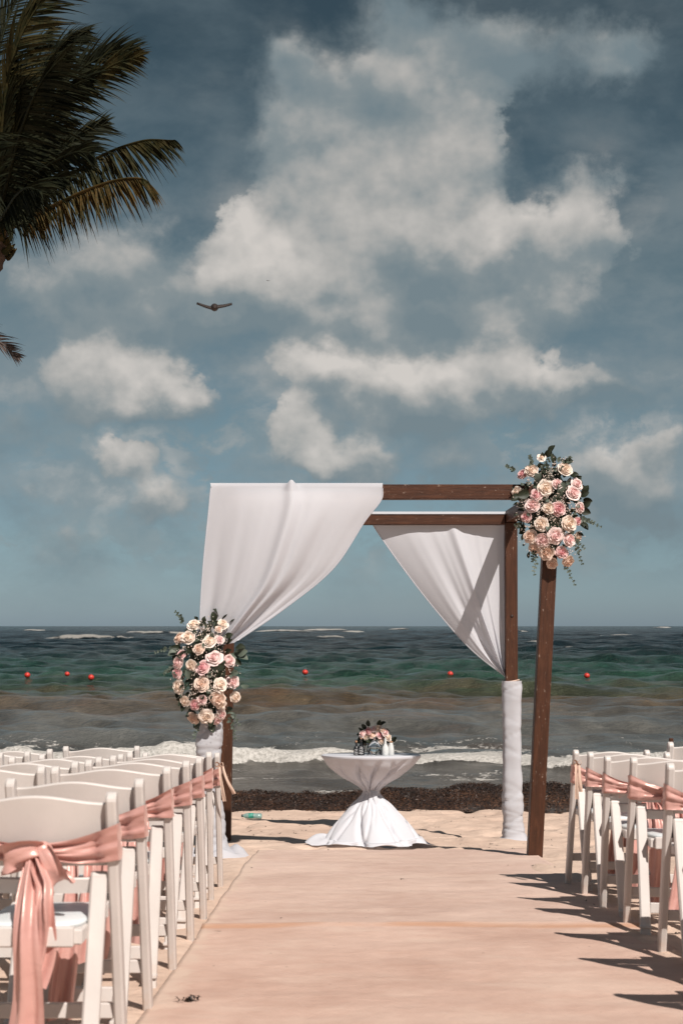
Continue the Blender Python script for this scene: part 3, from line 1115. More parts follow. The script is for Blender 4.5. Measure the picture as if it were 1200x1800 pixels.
def rose_mesh(seed, mat, openness):
    """a full rose: four whorls of cupped petals, the outer ones rolled back at the rim"""
    r = random.Random(seed)
    mb = MB()
    # petals per whorl, rim radius, rim height, half angle, roll
    whorls = [(3, .11, .58, 1.5, .00), (3, .23, .56, 1.3, .01), (4, .38, .50, 1.15, .03), (5, .58, .40, .98, .08), (5, .78, .22, .92, .16 * openness), (6, .98, -.02, .80, .26 * openness)]
    for wi, (cnt, rad, top, half, roll) in enumerate(whorls):
        for c in range(cnt):
            phi0 = 2 * PI * c / cnt + wi * .83 + r.uniform(-.16, .16)
            rd = rad * r.uniform(.93, 1.07)
            tp = top + r.uniform(-.07, .07)
            pk = r.uniform(.04, .20)
            skew = r.uniform(-.12, .12)
            rows = []
            for iv in range(7):
                v = iv / 6
                w = half * (math.sin(PI * (.16 + .50 * v)) if v < .75 else math.sin(PI * (.16 + .50 * v)) * (1 - .45 * ((v - .75) / .25) ** 2))
                row = []
                for iu in range(7):
                    a = (iu / 6 - .5) * 2
                    ph = phi0 + a * w
                    # bowl, then a rim that turns outward and down
                    q = rd * (.34 + .66 * math.sin(min(1, v * 1.15) * PI / 2)) * (1 - .05 * (1 - abs(a)))
                    z = -.55 + (tp + .55) * v ** .9
                    k = max(0, v - .68) / .32
                    q += roll * k ** 1.5 * (1 + .25 * skew * a)
                    z -= roll * .55 * k ** 2
                    z -= .07 * a * a * (.3 + v) + skew * a * .15 * v
                    q += pk * k * (1 - abs(a)) ** 1.2
                    q -= .035 * (wi > 1) * abs(a) ** 3 * (1 - k)
                    row.append((q * math.cos(ph), q * math.sin(ph), z))
                rows.append(row)
            mb.grid(rows)
    mb.lathe([(.001, .56), (.04, .58), (.09, .50), (.20, .40), (.36, .27), (.55, .10), (.72, -.12), (.78, -.35)], n=12, cap=False)
    mb.lathe([(.05, -.85), (.30, -.66), (.42, -.45), (.36, -.3)], n=9, cap=False)
    return mb.mesh('rose', mat)


ROSES = {k: [rose_mesh(10 * i + j, m, o) for j, o in enumerate((.3, .6, .85, 1.05, .7))] for i, (k, m) in enumerate(PET.items())}


def leaf_material(name, a, b_):
    m, g, b = material(name)
    oi = g.n.new('ShaderNodeObjectInfo')
    n = g.noise(obj_pos(g), 2.5, 3)
    c = g.mix(g.math('ADD', g.math('MULTIPLY', oi.outputs['Random'], .7), g.math('MULTIPLY', n, .3)), a, b_)
    g.l.new(c, b.inputs['Base Color'])
    b.inputs['Roughness'].default_value = .5
    b.inputs['Specular IOR Level'].default_value = .25
    return m


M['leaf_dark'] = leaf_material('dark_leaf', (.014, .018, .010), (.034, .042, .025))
M['leaf_grey'] = leaf_material('eucalyptus_leaf', (.050, .066, .048), (.105, .125, .098))
M['stem'] = simple('green_stem', (.06, .05, .03), .6)
M['breath'] = simple('tiny_white_flower', (.78, .66, .58), .7)


def leaf_mesh(mat, wide, cup):
    mb = MB()
    rows = []
    for i in range(6):
        v = i / 5
        w = wide * math.sin(PI * (v * .93 + .05)) ** .7
        rows.append([(a * w * .5, v - .05, cup * (a * a) * w + .12 * math.sin(v * PI) * (1 if cup > 0 else -1)) for a in (-1, -.5, 0, .5, 1)])
    mb.grid(rows)
    return mb.mesh('leaf', mat)


LEAVES = [leaf_mesh(M['leaf_dark'], .72, .22), leaf_mesh(M['leaf_dark'], .48, .3), leaf_mesh(M['leaf_grey'], .85, .18), leaf_mesh(M['leaf_grey'], .7, -.15)]


def add_leaf_to(mb, base, d, nrm, L, wide):
    d = d.normalized()
    s = d.cross(nrm)
    if s.length < 1e-3:
        s = d.cross(Vector((1, 0, 0)))
    s.normalize()
    nn = s.cross(d)
    rows = []
    for i in range(4):
        v = i / 3
        w = wide * L * math.sin(PI * (v * .9 + .07)) ** .7
        rows.append([base + d * (v * L) + s * (a * w * .5) + nn * (.15 * L * a * a * w / L) for a in (-1, 0, 1)])
    mb.grid(rows)


def sprig(base, d, L, leaf, parent, kind, seed):
    """a drooping sprig of paired round leaves"""
    r = random.Random(seed)
    d = Vector(d).normalized()
    pts = [Vector(base) + d * (L * i / 7) + Vector((0, 0, -.25 * L * (i / 7) ** 2)) + Vector((r.gauss(0, .004), r.gauss(0, .004), 0)) for i in range(8)]
    mb = MB()
    mb.tube(pts, .0014, 5)
    for i in range(1, 8):
        for s in (-1, 1):
            t = (pts[i] - pts[i - 1]).normalized()
            side = t.cross(Vector((r.uniform(-.4, .4), -1, r.uniform(-.4, .4)))).normalized() * s
            add_leaf_to(mb, pts[i], side + t * .5 + Vector((0, r.uniform(-.5, .1), 0)), Vector((r.uniform(-.6, .6), -1, r.uniform(-.2, .8))), leaf * (1.1 - .07 * i) * r.uniform(.8, 1.2), .95)
    return mb.build('eucalyptus_sprig', M['leaf_grey' if kind else 'leaf_dark'], parent)


def arrangement(name, label, cx, cy, D, rw, rh, roses, extra, seed, sc):
    r = random.Random(seed)
    c = at(cx, cy, D)
    t = thing(name, label, 'flowers', c)
    k = D / F
    def spot(px, py, depth=0.0):
        dx, dz = (px - cx) * k, -(py - cy) * k
        q = min(1, (dx / (rw * k)) ** 2 + (dz / (rh * k)) ** 2)
        return Vector((dx, -.15 * math.sqrt(max(0, 1 - q)) - .02 + depth, dz)), dx / (rw * k), dz / (rh * k)
    for i, (px, py, kd, dia) in enumerate(roses):
        p, u, v = spot(px, py)
        n = Vector((u * .75 + r.gauss(0, .16), -1, v * .55 + .12 + r.gauss(0, .16))).normalized()
        o = link('rose', ROSES[kd][r.randrange(5)], t)
        q = n.to_track_quat('Z', 'Y') @ Quaternion((0, 0, 1), r.uniform(0, 6.28))
        o.rotation_mode = 'QUATERNION'
        o.rotation_quaternion = q
        s = dia * k * .445 * sc * r.uniform(.88, 1.08)
        o.scale = (s * r.uniform(.9, 1.06), s * r.uniform(.9, 1.06), s * .9)
        o.location = p - n * s * .1
    # leaves
    for i in range(150):
        a = r.uniform(0, 6.28)
        q = math.sqrt(r.random()) * 1.02
        p, u, v = spot(cx + rw * q * math.cos(a), cy + rh * q * math.sin(a), r.uniform(.04, .12))
        d = Vector((u + r.gauss(0, .6), -.25 + r.gauss(0, .35), v + r.gauss(0, .6)))
        put_leaf(t, p, d, r.uniform(.035, .058), LEAVES[r.choice((0, 0, 1, 1, 1, 2, 3))], r)
    for i in range(34):
        a = r.uniform(0, 6.28)
        q = math.sqrt(r.random()) * .98
        p, u, v = spot(cx + rw * q * math.cos(a), cy + rh * q * math.sin(a), r.uniform(.015, .04))
        put_leaf(t, p, Vector((u + r.gauss(0, .7), -.5, v + r.gauss(0, .7))), r.uniform(.028, .046), LEAVES[r.choice((0, 1, 2, 2, 3))], r)
    for (px, py, ang, L, kd) in extra:
        p, u, v = spot(px, py, .03)
        d = Vector((math.cos(ang), -.3, math.sin(ang)))
        if kd < 4:
            put_leaf(t, p, d, L * k * .82, LEAVES[kd], r)
        else:
            sprig(p, d, L * k, .021, t, kd == 5, r.randrange(999))
    # baby's breath
    mb = MB()
    for i in range(40):
        a = r.uniform(0, 6.28)
        q = math.sqrt(r.random()) * .95
        p, u, v = spot(cx + rw * q * math.cos(a), cy + rh * q * math.sin(a), .022)
        for j in range(15):
            e = p + Vector((r.gauss(0, .030), r.uniform(-.05, .01), r.gauss(0, .030)))
            if j % 3 == 0:
                mb.tube([p + Vector((0, .05, -.02)), e], .0006, 3, False)
            s = r.uniform(.0026, .0046)
            mb.add([e + Vector(w) * s for w in ((1, 0, 0), (-1, 0, 0), (0, 1, 0), (0, -1, 0), (0, 0, 1), (0, 0, -1))],
                   [(0, 2, 4), (2, 1, 4), (1, 3, 4), (3, 0, 4), (2, 0, 5), (1, 2, 5), (3, 1, 5), (0, 3, 5)], False)
    o = mb.build('baby_breath', M['breath'], t)
    o['kind'] = 'stuff'
    # foam block that holds the stems
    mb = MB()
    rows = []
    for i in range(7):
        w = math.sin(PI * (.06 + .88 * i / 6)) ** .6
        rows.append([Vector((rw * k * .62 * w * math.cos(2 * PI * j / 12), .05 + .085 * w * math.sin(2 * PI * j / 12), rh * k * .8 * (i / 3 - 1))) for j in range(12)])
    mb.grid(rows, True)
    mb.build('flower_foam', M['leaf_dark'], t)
    return t


def put_leaf(t, p, d, L, me, r):
    o = link('leaf', me, t)
    d = d.normalized()
    y = d
    n = Vector((r.gauss(0, .5), -1, r.gauss(0, .5) + .3))
    x = y.cross(n).normalized()
    z = x.cross(y)
    o.matrix_local = Matrix.Translation(p) @ Matrix((x, y, z)).transposed().to_4x4() @ Matrix.Diagonal((L, L, L, 1))
    return o


def crop(x0, y0, s, lst):
    return [(x0 + a * s, y0 + b * s, kd, dia) for a, b, kd, dia in lst]


LR = crop(280, 1050, 170 / 1177, [
    (425, 325, 'c', 23), (775, 320, 'c', 22), (735, 385, 'q', 13), (240, 495, 'q', 21), (365, 480, 'c', 24), (632, 525, 'c', 25), (755, 510, 'p', 19),
    (505, 620, 'q', 22), (690, 725, 'p', 26), (870, 770, 'p', 23), (235, 795, 'p', 24), (415, 830, 'c', 22), (555, 840, 'P', 22), (225, 915, 'P', 19),
    (240, 1085, 'c', 24), (545, 1040, 'q', 24), (770, 1055, 'c', 24), (905, 1030, 'p', 21), (935, 1220, 'c', 19), (320, 1265, 'c', 22), (540, 1240, 'p', 21),
    (450, 1300, 'P', 22), (735, 1230, 'q', 25), (765, 1300, 'c', 19), (420, 1475, 'q', 21), (585, 1450, 'c', 23), (700, 1490, 'p', 21), (765, 1425, 'p', 19), (285, 690, 'P', 15)])
RR = crop(870, 770, 200 / 1200, [
    (280, 380, 'P', 19), (365, 345, 'c', 22), (485, 205, 'c', 16), (720, 335, 'c', 24), (215, 565, 'c', 20), (500, 550, 'c', 27), (620, 500, 'p', 22), (795, 590, 'p', 28),
    (845, 495, 'p', 20), (400, 615, 'P', 20), (365, 725, 'p', 26), (525, 755, 'c', 23), (630, 765, 'P', 24), (880, 745, 'p', 20), (300, 845, 'P', 20), (450, 920, 'c', 25),
    (750, 915, 'c', 29), (845, 890, 'P', 17), (345, 1045, 'q', 25), (605, 1045, 'p', 29), (760, 1080, 'p', 28), (875, 1045, 'c', 20), (470, 1090, 'p', 25), (390, 1170, 'q', 19),
    (515, 1220, 'q', 24), (685, 1215, 'P', 22), (595, 1330, 'q', 21), (770, 1310, 'q', 24)])
arrangement('flower_arrangement', 'cascade of cream and pink roses with greenery low on the left front post', 362, 1180, FD - .10, 54, 92, LR,
            [(322, 1098, 1.9, 34, 5), (376, 1092, 1.7, 22, 0), (384, 1082, 2.3, 20, 0), (392, 1090, .8, 20, 0), (402, 1092, .5, 18, 0), (398, 1120, .4, 18, 0), (415, 1140, .1, 22, 0),
             (418, 1150, .3, 24, 2), (420, 1155, -.3, 22, 2), (415, 1160, -.8, 18, 0), (308, 1140, 3.1, 34, 5), (312, 1148, 3.4, 22, 2), (318, 1140, 3.0, 20, 0), (305, 1172, 3.6, 18, 5),
             (318, 1180, 3.2, 16, 3), (330, 1145, 3.6, 24, 2), (345, 1140, 2.8, 22, 0), (330, 1238, 4.1, 20, 0), (326, 1232, 3.8, 18, 0), (350, 1268, 4.4, 24, 5), (372, 1262, -1.6, 20, 0),
             (374, 1272, -1.5, 22, 2), (402, 1258, -1.2, 34, 5), (405, 1250, -.9, 24, 5), (424, 1205, -.1, 18, 3), (408, 1185, .2, 18, 2), (383, 1180, 2.0, 20, 2), (376, 1188, 2.4, 18, 2), (340, 1190, 2.2, 22, 2), (365, 1110, 1.0, 22, 3)],
            21, 1.06)
arrangement('flower_arrangement', 'tall spray of pink and cream roses with eucalyptus on the top right arch corner', 966, 895, FD - .10, 58, 92, RR,
            [(953, 806, 1.7, 14, 0), (958, 802, .9, 22, 0), (966, 797, 1.0, 22, 0), (935, 826, 1.8, 32, 5), (955, 836, 1.5, 34, 5), (985, 822, 1.0, 28, 5), (970, 815, 1.9, 20, 0), (992, 812, .1, 20, 0),
             (905, 830, 2.3, 24, 5), (1000, 838, .1, 18, 0), (1012, 838, .05, 14, 1), (1016, 872, .3, 22, 0), (1026, 868, 1.1, 22, 0), (1026, 878, -.2, 20, 0), (1020, 890, .4, 22, 0), (1018, 897, -.4, 24, 0),
             (1014, 912, -.2, 36, 5), (1010, 916, .1, 30, 5), (1018, 922, -.7, 22, 0), (1000, 945, -.6, 26, 5), (1008, 955, -1.2, 32, 5), (990, 990, -1.0, 36, 5), (940, 970, -1.7, 34, 5), (938, 960, -1.9, 24, 4),
             (920, 930, 3.2, 22, 0), (918, 924, 2.9, 16, 4), (925, 868, 3.4, 30, 0), (912, 872, 3.7, 24, 0), (975, 872, 1.5, 26, 2), (985, 868, 1.8, 24, 2), (940, 850, 1.2, 22, 2), (995, 985, 1.2, 18, 3)],
            22, 1.06)

# ------------------------------------------------------------------ table with cloth
TD = 11.2
tx = at(652, 1400, TD).x
tz = 1.285
tg = gz(tx, TD)
table_lean = .046
table = thing('cocktail_table', 'small round table hidden under a knotted white cloth', 'table', (tx, TD, tg))
ttop = MB().lathe([(.37, -.03), (.382, -.025), (.382, -.008), (.378, -.006)], n=40).build('tabletop', M['steel'], table)
ttop.location = (0, 0, tz - tg)
ttop.rotation_euler = (-table_lean, 0, 0)
MB().lathe([(.03, .03), (.03, tz - .032 - tg)], n=14).build('pole', M['steel'], table)
MB().lathe([(.22, .0), (.21, .015), (.05, .03)], n=24).build('base', M['steel'], table)


TILT = .046


def make_tablecloth():
    prof = [  # pixel row, half width px, fold amount
        (1326.2, 0, 0), (1326.2, 60, 0), (1326.3, 84, 0), (1327.5, 87.5, 0), (1331, 87, .0), (1336, 83, .012), (1344, 75, .10), (1352, 65, .19), (1360, 54, .29), (1368, 43, .38),
        (1376, 29, .42), (1384, 19, .36), (1391, 13.5, .20), (1397, 16, .2), (1405, 23, .2), (1414, 33, .21), (1425, 42, .21), (1438, 52, .20), (1452, 64, .16), (1465, 74, .15), (1477, 81, .14), (1486, 88, .14), (1491, 92, .13)]
    n = 190
    r = random.Random(5)
    phs = [r.uniform(0, 6.28) for _ in range(8)]
    rows = []
    m = 84
    py_ = np.linspace(0, len(prof) - 1, m)
    P = np.array(prof)
    for i in range(m):
        s = py_[i]
        py, hw, fa = [np.interp(s, np.arange(len(prof)), P[:, k]) for k in range(3)]
        z = CAMZ - (py - 1100) / F * TD
        R = hw / F * TD
        q = np.clip((py - 1326) / 165, 0, 1)
        low = np.clip((q - .42) / .3, 0, 1)
        row = []
        for k in range(n):
            a = 2 * PI * k / n
            tw = a + 1.1 * q
            p1 = math.sin(5.5 * (tw + .10 * math.sin(3 * a + phs[2])) + phs[0])
            p2 = math.sin(4 * (a - .6 * q) + phs[1])
            up = .72 - .85 * math.exp(-(p1 / .30) ** 2) - .45 * math.exp(-(p2 / .22) ** 2) + .12 * math.sin(3 * tw + phs[2])
            dn = .75 - .62 * math.exp(-(math.sin(3.5 * (a - .9 * q) + phs[3]) / .26) ** 2) + .26 * math.sin(5 * a + phs[4] - 3 * q) - .40 * math.exp(-(math.sin(4.5 * (a + .5 * q) + phs[5]) / .16) ** 2)
            f = (1 - low) * (up - .45) + low * (dn - .4)
            rr = R * (1 + fa * f * 1.35)
            zz = z
            if q > .9:
                rr += (q - .9) / .1 * (.035 * math.sin(4 * a + phs[6]) + .025 * math.sin(9 * a + phs[7]) + .055 * math.exp(-((a - PI * 1.02) / .28) ** 2) + .03 * math.exp(-((a - 6.1) / .25) ** 2))
                x = tx + rr * math.cos(a)
                y = TD + rr * math.sin(a)
                g = max(gz(x, y), float(sand_z(x, y))) + .014
                zz = max(g + (1 - q) / .1 * (z - g + .03) * 1.0, g) + .02 * max(0, math.sin(7 * a + phs[1])) * (q - .9) / .1 + .05 * math.exp(-((a - PI * 1.02) / .2) ** 2) * math.sin(min(1, (q - .9) / .1) * PI)
            row.append(Vector((rr * math.cos(a), rr * math.sin(a), zz - tz - TILT * (1 - low) * (rr * math.sin(a)))))
        rows.append(row)
    mb = MB()
    mb.grid(rows, True)
    cl = mb.build('tablecloth', M['tablecloth'], None, (tx, TD, tz))
    tag(cl, 'white tablecloth knotted at the waist and spilling over the sand', 'tablecloth')
    # the twist of cloth at the waist
    kb = MB()
    zc = CAMZ - (1393 - 1100) / F * TD - tz
    for j in range(5):
        a0 = -PI / 2 + .5 + j * .16
        pts = []
        for i in range(9):
            u = i / 8
            a = a0 - 1.5 + 2.4 * u
            pts.append((.060 * math.cos(a), .060 * math.sin(a) * 1.02, zc + .055 - .10 * u + .018 * (j - 2)))
        kb.tube(pts, [.004, .009, .012, .014, .014, .014, .012, .009, .005], 8)
    pts = [(.01, -.068, zc + .02), (.018, -.085, zc + .004), (.03, -.105, zc - .05), (.045, -.13, zc - .12), (.055, -.16, zc - .2)]
    kb.tube(pts, [.012, .022, .02, .018, .006], 9)
    pts = [(.0, -.068, zc + .02), (.003, -.085, zc + .0), (-.012, -.115, zc - .07), (-.02, -.16, zc - .16)]
    kb.tube(pts, [.012, .02, .018, .006], 9)
    kb.build('knot', M['tablecloth'], cl)
    return cl


make_tablecloth()


def glass_material(name, col=(1, 1, 1)):
    m, g, b = material(name)
    b.inputs['Base Color'].default_value = (*col, 1)
    b.inputs['Transmission Weight'].default_value = 1
    b.inputs['Roughness'].default_value = .03
    b.inputs['IOR'].default_value = 1.45
    return m


M['glass'] = glass_material('clear_glass', (.92, .95, .95))
M['cork'] = simple('cork', (.36, .20, .12), .8, .2, 40)
M['black_sand'] = simple('black_bottle', (.014, .014, .016), .18, .3, 60, .6)
M['white_sand'] = simple('white_sand_glass', (.60, .61, .60), .25, .1, 90, .6)
M['print'] = simple('pale_print', (.55, .55, .55), .5)


def tpos(px, D):
    return ((px - 600) / F * D, D, tz + .001 - TILT * (D - TD))


def bottle(px, D, h, prof, mat, label, top=None, marks=0, seed=0):
    t = thing('bottle', label, 'bottle', tpos(px, D))
    MB().lathe([(r, z * h) for r, z in prof], n=18).build('body', mat, t)
    if top:
        rr, th = top
        MB().lathe([(rr * .85, h), (rr, h + th * .5), (rr * 1.1, h + th), (rr * .7, h + th * 1.02)], n=12).build('stopper', M['cork'], t)
    if marks:
        r = random.Random(seed)
        for k in range(marks):
            mb = MB()
            rows = []
            z0 = h * (.12 + .48 * k / marks)
            rad = np.interp(z0 / h, [q[1] for q in prof], [q[0] for q in prof]) + .0006
            for i in range(2):
                rows.append([Vector((rad * math.cos(a), rad * math.sin(a), z0 + i * h * .035 + .3 * h * .05 * math.sin(5 * a + k))) for a in np.linspace(-PI * .5 - .6 + r.uniform(-.3, .2), -PI * .5 + .5 + r.uniform(-.2, .3), 7)])
            mb.grid(rows)
            mb.build('print_mark', M['print'], t)
    return t


FT = TD - .20
flask = [(.018, 0), (.021, .02), (.021, .5), (.017, .66), (.008, .78), (.0075, .96), (.009, 1)]
bulb = [(.024, 0), (.027, .04), (.027, .34), (.022, .52), (.010, .70), (.0085, .95), (.010, 1)]
bottle(626, FT, .098, flask, M['black_sand'], 'smaller black bottle with pale print and cork, leftmost on the white table', (.008, .016), 4, 1)
bottle(634.5, FT, .125, bulb, M['black_sand'], 'larger black bottle with pale lettering beside the small one on the table', (.008, .010), 5, 2)
bottle(677, FT, .130, bulb, M['white_sand'], 'white long necked bottle right of the glass heart on the table', None, 0)
bottle(687, FT, .098, [(.021, 0), (.024, .03), (.023, .5), (.019, .75), (.014, .92), (.015, 1)], M['white_sand'], 'white squat bottle with cork, rightmost on the white table', (.013, .012), 0)
# heart-shaped clear vessel
t = thing('glass_heart', 'clear heart shaped glass vessel in the middle of the white table', 'vase', tpos(658, FT))
mb = MB()
rows = []
for i in range(15):
    v = i / 14
    z = .008 + .108 * v
    w = .056 * math.sin(PI * min(1, v * .86 + .10)) ** .75 if v < .8 else .056 * (.60 - 1.9 * (v - .8))
    w = max(w, .008)
    dp = .030 * math.sin(PI * (v * .8 + .15)) ** .7
    rows.append([Vector((w * math.cos(2 * PI * k / 24), max(dp, .008) * math.sin(2 * PI * k / 24), z)) for k in range(24)])
mb.grid(rows, True)
mb.build('body', M['glass'], t)
MB().lathe([(.009, .116), (.008, .135), (.012, .140)], n=14, cap=False).build('neck', M['glass'], t)
MB().lathe([(.030, 0), (.028, .006), (.012, .009)], n=18).build('foot', M['glass'], t)
mb = MB()
for s in (-1, 1):
    mb.bar((s * .052, 0, .004), (s * .030, 0, .055), .010, .02, .001)
    mb.bar((s * .036, .0, .004), (s * .06, 0, .045), .006, .02, .001)
mb.build('cradle', M['black_sand'], t)

# centrepiece behind
CT = TD + .02
t = thing('centrepiece', 'low bouquet of pink and cream roses in a glass box on the table', 'flowers', tpos(658, CT))
mb = MB()
mb.box((0, 0, .045), (.22, .10, .088), None, .004)
mb.build('glass_box', M['glass'], t)
r = random.Random(77)
k = CT / F
for (px, py, kd, dia) in [(644, 1285, 'P', 14), (650, 1291, 'q', 14), (666, 1291, 'P', 13), (662, 1280, 'c', 14), (634, 1289, 'p', 12), (675, 1287, 'p', 13), (680, 1295, 'c', 13), (655, 1281, 'p', 11), (671, 1283, 'q', 10), (640, 1297, 'c', 9), (668, 1302, 'c', 12)]:
    p = Vector(((px - 656) * k, -.055 + r.uniform(-.01, .02), CAMZ - (py - 1100) * k - tz))
    n = Vector(((px - 656) / 24, -1, .5 + r.gauss(0, .2))).normalized()
    o = link('rose', ROSES[kd][r.randrange(5)], t)
    o.rotation_mode = 'QUATERNION'
    o.rotation_quaternion = n.to_track_quat('Z', 'Y') @ Quaternion((0, 0, 1), r.uniform(0, 6.28))
    s = dia * k * .50
    o.scale = (s, s, s)
    o.location = p
for i in range(46):
    a = r.uniform(0, PI)
    q = r.uniform(.2, 1)
    p = Vector((.13 * q * math.cos(a), r.uniform(-.03, .06), .095 + .075 * q * math.sin(a)))
    put_leaf(t, p, Vector((math.cos(a) + r.gauss(0, .5), -.2, .4 * math.sin(a) + r.gauss(0, .5))), r.uniform(.04, .06), LEAVES[r.choice((0, 1, 1, 0))], r)
for (px, py, a) in [(640, 1278, 2.2), (637, 1281, 2.6), (646, 1273, 1.7), (662, 1272, 1.2), (667, 1272, .6), (669, 1281, .3), (672, 1283, .1), (687, 1300, .8)]:
    p = Vector(((px - 656) * k, -.02, CAMZ - (py - 1100) * k - tz - .015))
    put_leaf(t, p, Vector((math.cos(a), -.2, math.sin(a))), .052, LEAVES[r.choice((0, 1))], r)
mb = MB()
for i in range(9):
    x = r.uniform(-.09, .09)
    mb.tube([(x, r.uniform(-.03, .03), .008), (x * .8, 0, .1)], .002, 5)
mb.build('stems', M['stem'], t)

# ------------------------------------------------------------------ chairs
CHW = .198


def uy(z):
    return .12 - .31 * z + .05 * max(0, z - .5) ** 2


chair0 = thing('folding_chair', '', 'chair', (0, 0, 0), 0, 'white folding chairs set in rows on the sand')


def board(pts, w, dpt, round_top=True):
    """upright board following (y, z) points, w across x, dpt along y"""
    mb = MB()
    n = len(pts)
    rows = []
    b = .006
    for i, (y, z) in enumerate(pts):
        ww, dd = w / 2, dpt / 2
        rows.append([Vector((a, y + c, z)) for a, c in ((-ww + b, -dd), (ww - b, -dd), (ww, -dd + b), (ww, dd - b), (ww - b, dd), (-ww + b, dd), (-ww, dd - b), (-ww, -dd + b))])
    if round_top:
        y, z = pts[-1]
        r_ = dpt / 2
        for k in range(1, 6):
            t = k / 5 * PI / 2
            dd = max(.002, r_ * math.cos(t))
            ww = w / 2 * (1 - .25 * (k / 5) ** 3)
            bb = min(b, dd * .5)
            rows.append([Vector((a, y + c, z + r_ * math.sin(t))) for a, c in ((-ww + b, -dd), (ww - b, -dd), (ww, -dd + bb), (ww, dd - bb), (ww - b, dd), (-ww + b, dd), (-ww, dd - bb), (-ww, -dd + bb))])
    mb.grid(rows, True, False)
    m = len(rows)
    mb.f.append(tuple(reversed(range(8))))
    mb.s.append(False)
    mb.f.append(tuple((m - 1) * 8 + k for k in range(8)))
    mb.s.append(False)
    return mb


zs = np.linspace(0, .748, 9)
pm = board([(uy(z), z) for z in zs], .029, .050).mesh('back_post', M['resin'])
RLT = .565
rl = lambda z: uy(RLT) + .01 + (-.225 - uy(RLT)) * (1 - z / RLT)
rm = board([(rl(z), z) for z in np.linspace(0, RLT - .02, 6)], .044, .030).mesh('rear_leg', M['resin'])
cm = MB().box((0, rl(.02) - .001, .055), (.049, .037, .012), None, .002).mesh('foot_cap', M['resin'])
for s in (-1, 1):
    o = link('back_post', pm, chair0)
    o.location = (s * CHW, 0, 0)
    o = link('rear_leg', rm, chair0)
    o.location = (s * (CHW - .040), 0, 0)
    link('foot_cap', cm, o)
# curved top panel
def panel(z0, ztop, bulge, th, name):
    mb = MB()
    nx, nz = 21, 6
    front, back = [], []
    for i in range(nz):
        rf, rb = [], []
        for j in range(nx):
            a = (j / (nx - 1) - .5) * 2
            x = a * (CHW - .0150)
            zt = ztop(a)
            z = z0 + (zt - z0) * i / (nz - 1)
            y = uy(z) + .017 - bulge * (math.cos(a * PI / 2) ** 1.2 if abs(a) < 1 else 0)
            rb.append(Vector((x, y - th / 2, z)))
            rf.append(Vector((x, y + th / 2, z)))
        front.append(rf)
        back.append(rb)
    mb.grid(back)
    mb.grid([list(reversed(r_)) for r_ in front])
    # rounded top edge and bottom edge
    top = []
    for k in range(5):
        t_ = k / 4 * PI
        top.append([Vector((b.x, (b.y + f.y) / 2 - th / 2 * math.cos(t_), b.z + th * .45 * math.sin(t_))) for b, f in zip(back[-1], front[-1])])
    mb.grid(top)
    mb.grid([front[0], back[0]], smooth=False)
    return mb.build(name, M['resin'], chair0)


panel(.575, lambda a: .738 + .020 * (.5 + .5 * math.cos(a * PI)), .028, .014, 'backrest')
panel(.500, lambda a: .538, .026, .013, 'back_slat')
# seat frame, slats and cushion
seat = MB()
SZ = .425
for s in (-1, 1):
    seat.bar((s * .122, -.175, SZ - .02), (s * .122, .225, SZ - .005), .028, .04, .004, (0, 0, 1))
seat.box((0, -.178, SZ - .018), (.232, .030, .052), None, .004)
seat.box((0, .225, SZ - .006), (.275, .028, .044), None, .004)
so = seat.build('seat', M['resin'], chair0)
cu = MB()
rows = []
for z, q in ((SZ + .002, .97), (SZ + .008, 1.0), (SZ + .014, .985), (SZ + .018, .94), (SZ + .019, .6), (SZ + .019, .02)):
    row = []
    for k in range(28):
        a = 2 * PI * k / 28
        c_, s_ = math.cos(a), math.sin(a)
        e = (abs(c_) ** 5 + abs(s_) ** 5) ** (-.2)
        row.append(Vector((.135 * q * c_ * e, .02 + .20 * q * s_ * e, z)))
    rows.append(row)
cu.grid(rows, True)
cu.build('cushion', M['cushion'], so)
MB().box((0, uy(.17) + .0, .17), (CHW * 2 - .03, .018, .042), None, .003).build('stretcher', M['resin'], chair0)
MB().box((0, rl(.13), .13), (CHW * 2 - .125, .018, .045), None, .003).build('stretcher', M['resin'], chair0)
hm = MB()
hm.tube([(-.004, 0, 0), (.004, 0, 0)], .010, 12)
hme = hm.mesh('hinge', M['steel'])
brm = MB()
brm.tube([(0, .055, SZ - .015), (0, -.03, SZ - .11), (0, rl(.27), .27)], .005, 6)
bme = brm.mesh('brace', M['steel'])
for s in (-1, 1):
    o = link('hinge', hme, chair0)
    o.location = (s * (CHW - .018), uy(.49) + .0, .49)
    o = link('brace', bme, chair0)
    o.location = (s * (CHW - .066), 0, 0)

# satin sash made in the chair's own space
def ribbon(mb, path, width, side, creases=3, amp=.006, nx=9, seed=0, taper=None):
    """strip of cloth along path; side = list or vector across"""
    r = random.Random(seed)
    ph = [r.uniform(0, 6.28) for _ in range(4)]
    n = len(path)
    rows = []
    for i, p in enumerate(path):
        s = i / (n - 1)
        t = (path[min(i + 1, n - 1)] - path[max(i - 1, 0)]).normalized()
        sd = side[i] if isinstance(side, list) else side
        sd = (sd - t * sd.dot(t)).normalized()
        nn = t.cross(sd)
        w = width(s)
        row = []
        for j in range(nx):
            a = (j / (nx - 1) - .5) * 2
            f = amp * (math.sin(a * creases * 1.57 + ph[0] + 1.6 * math.sin(s * 4 + ph[1])) + .5 * math.sin(a * creases * 3.1 + ph[2] + 5 * s))
            row.append(p + sd * (a * w / 2) + nn * f)
        rows.append(row)
    mb.grid(rows)


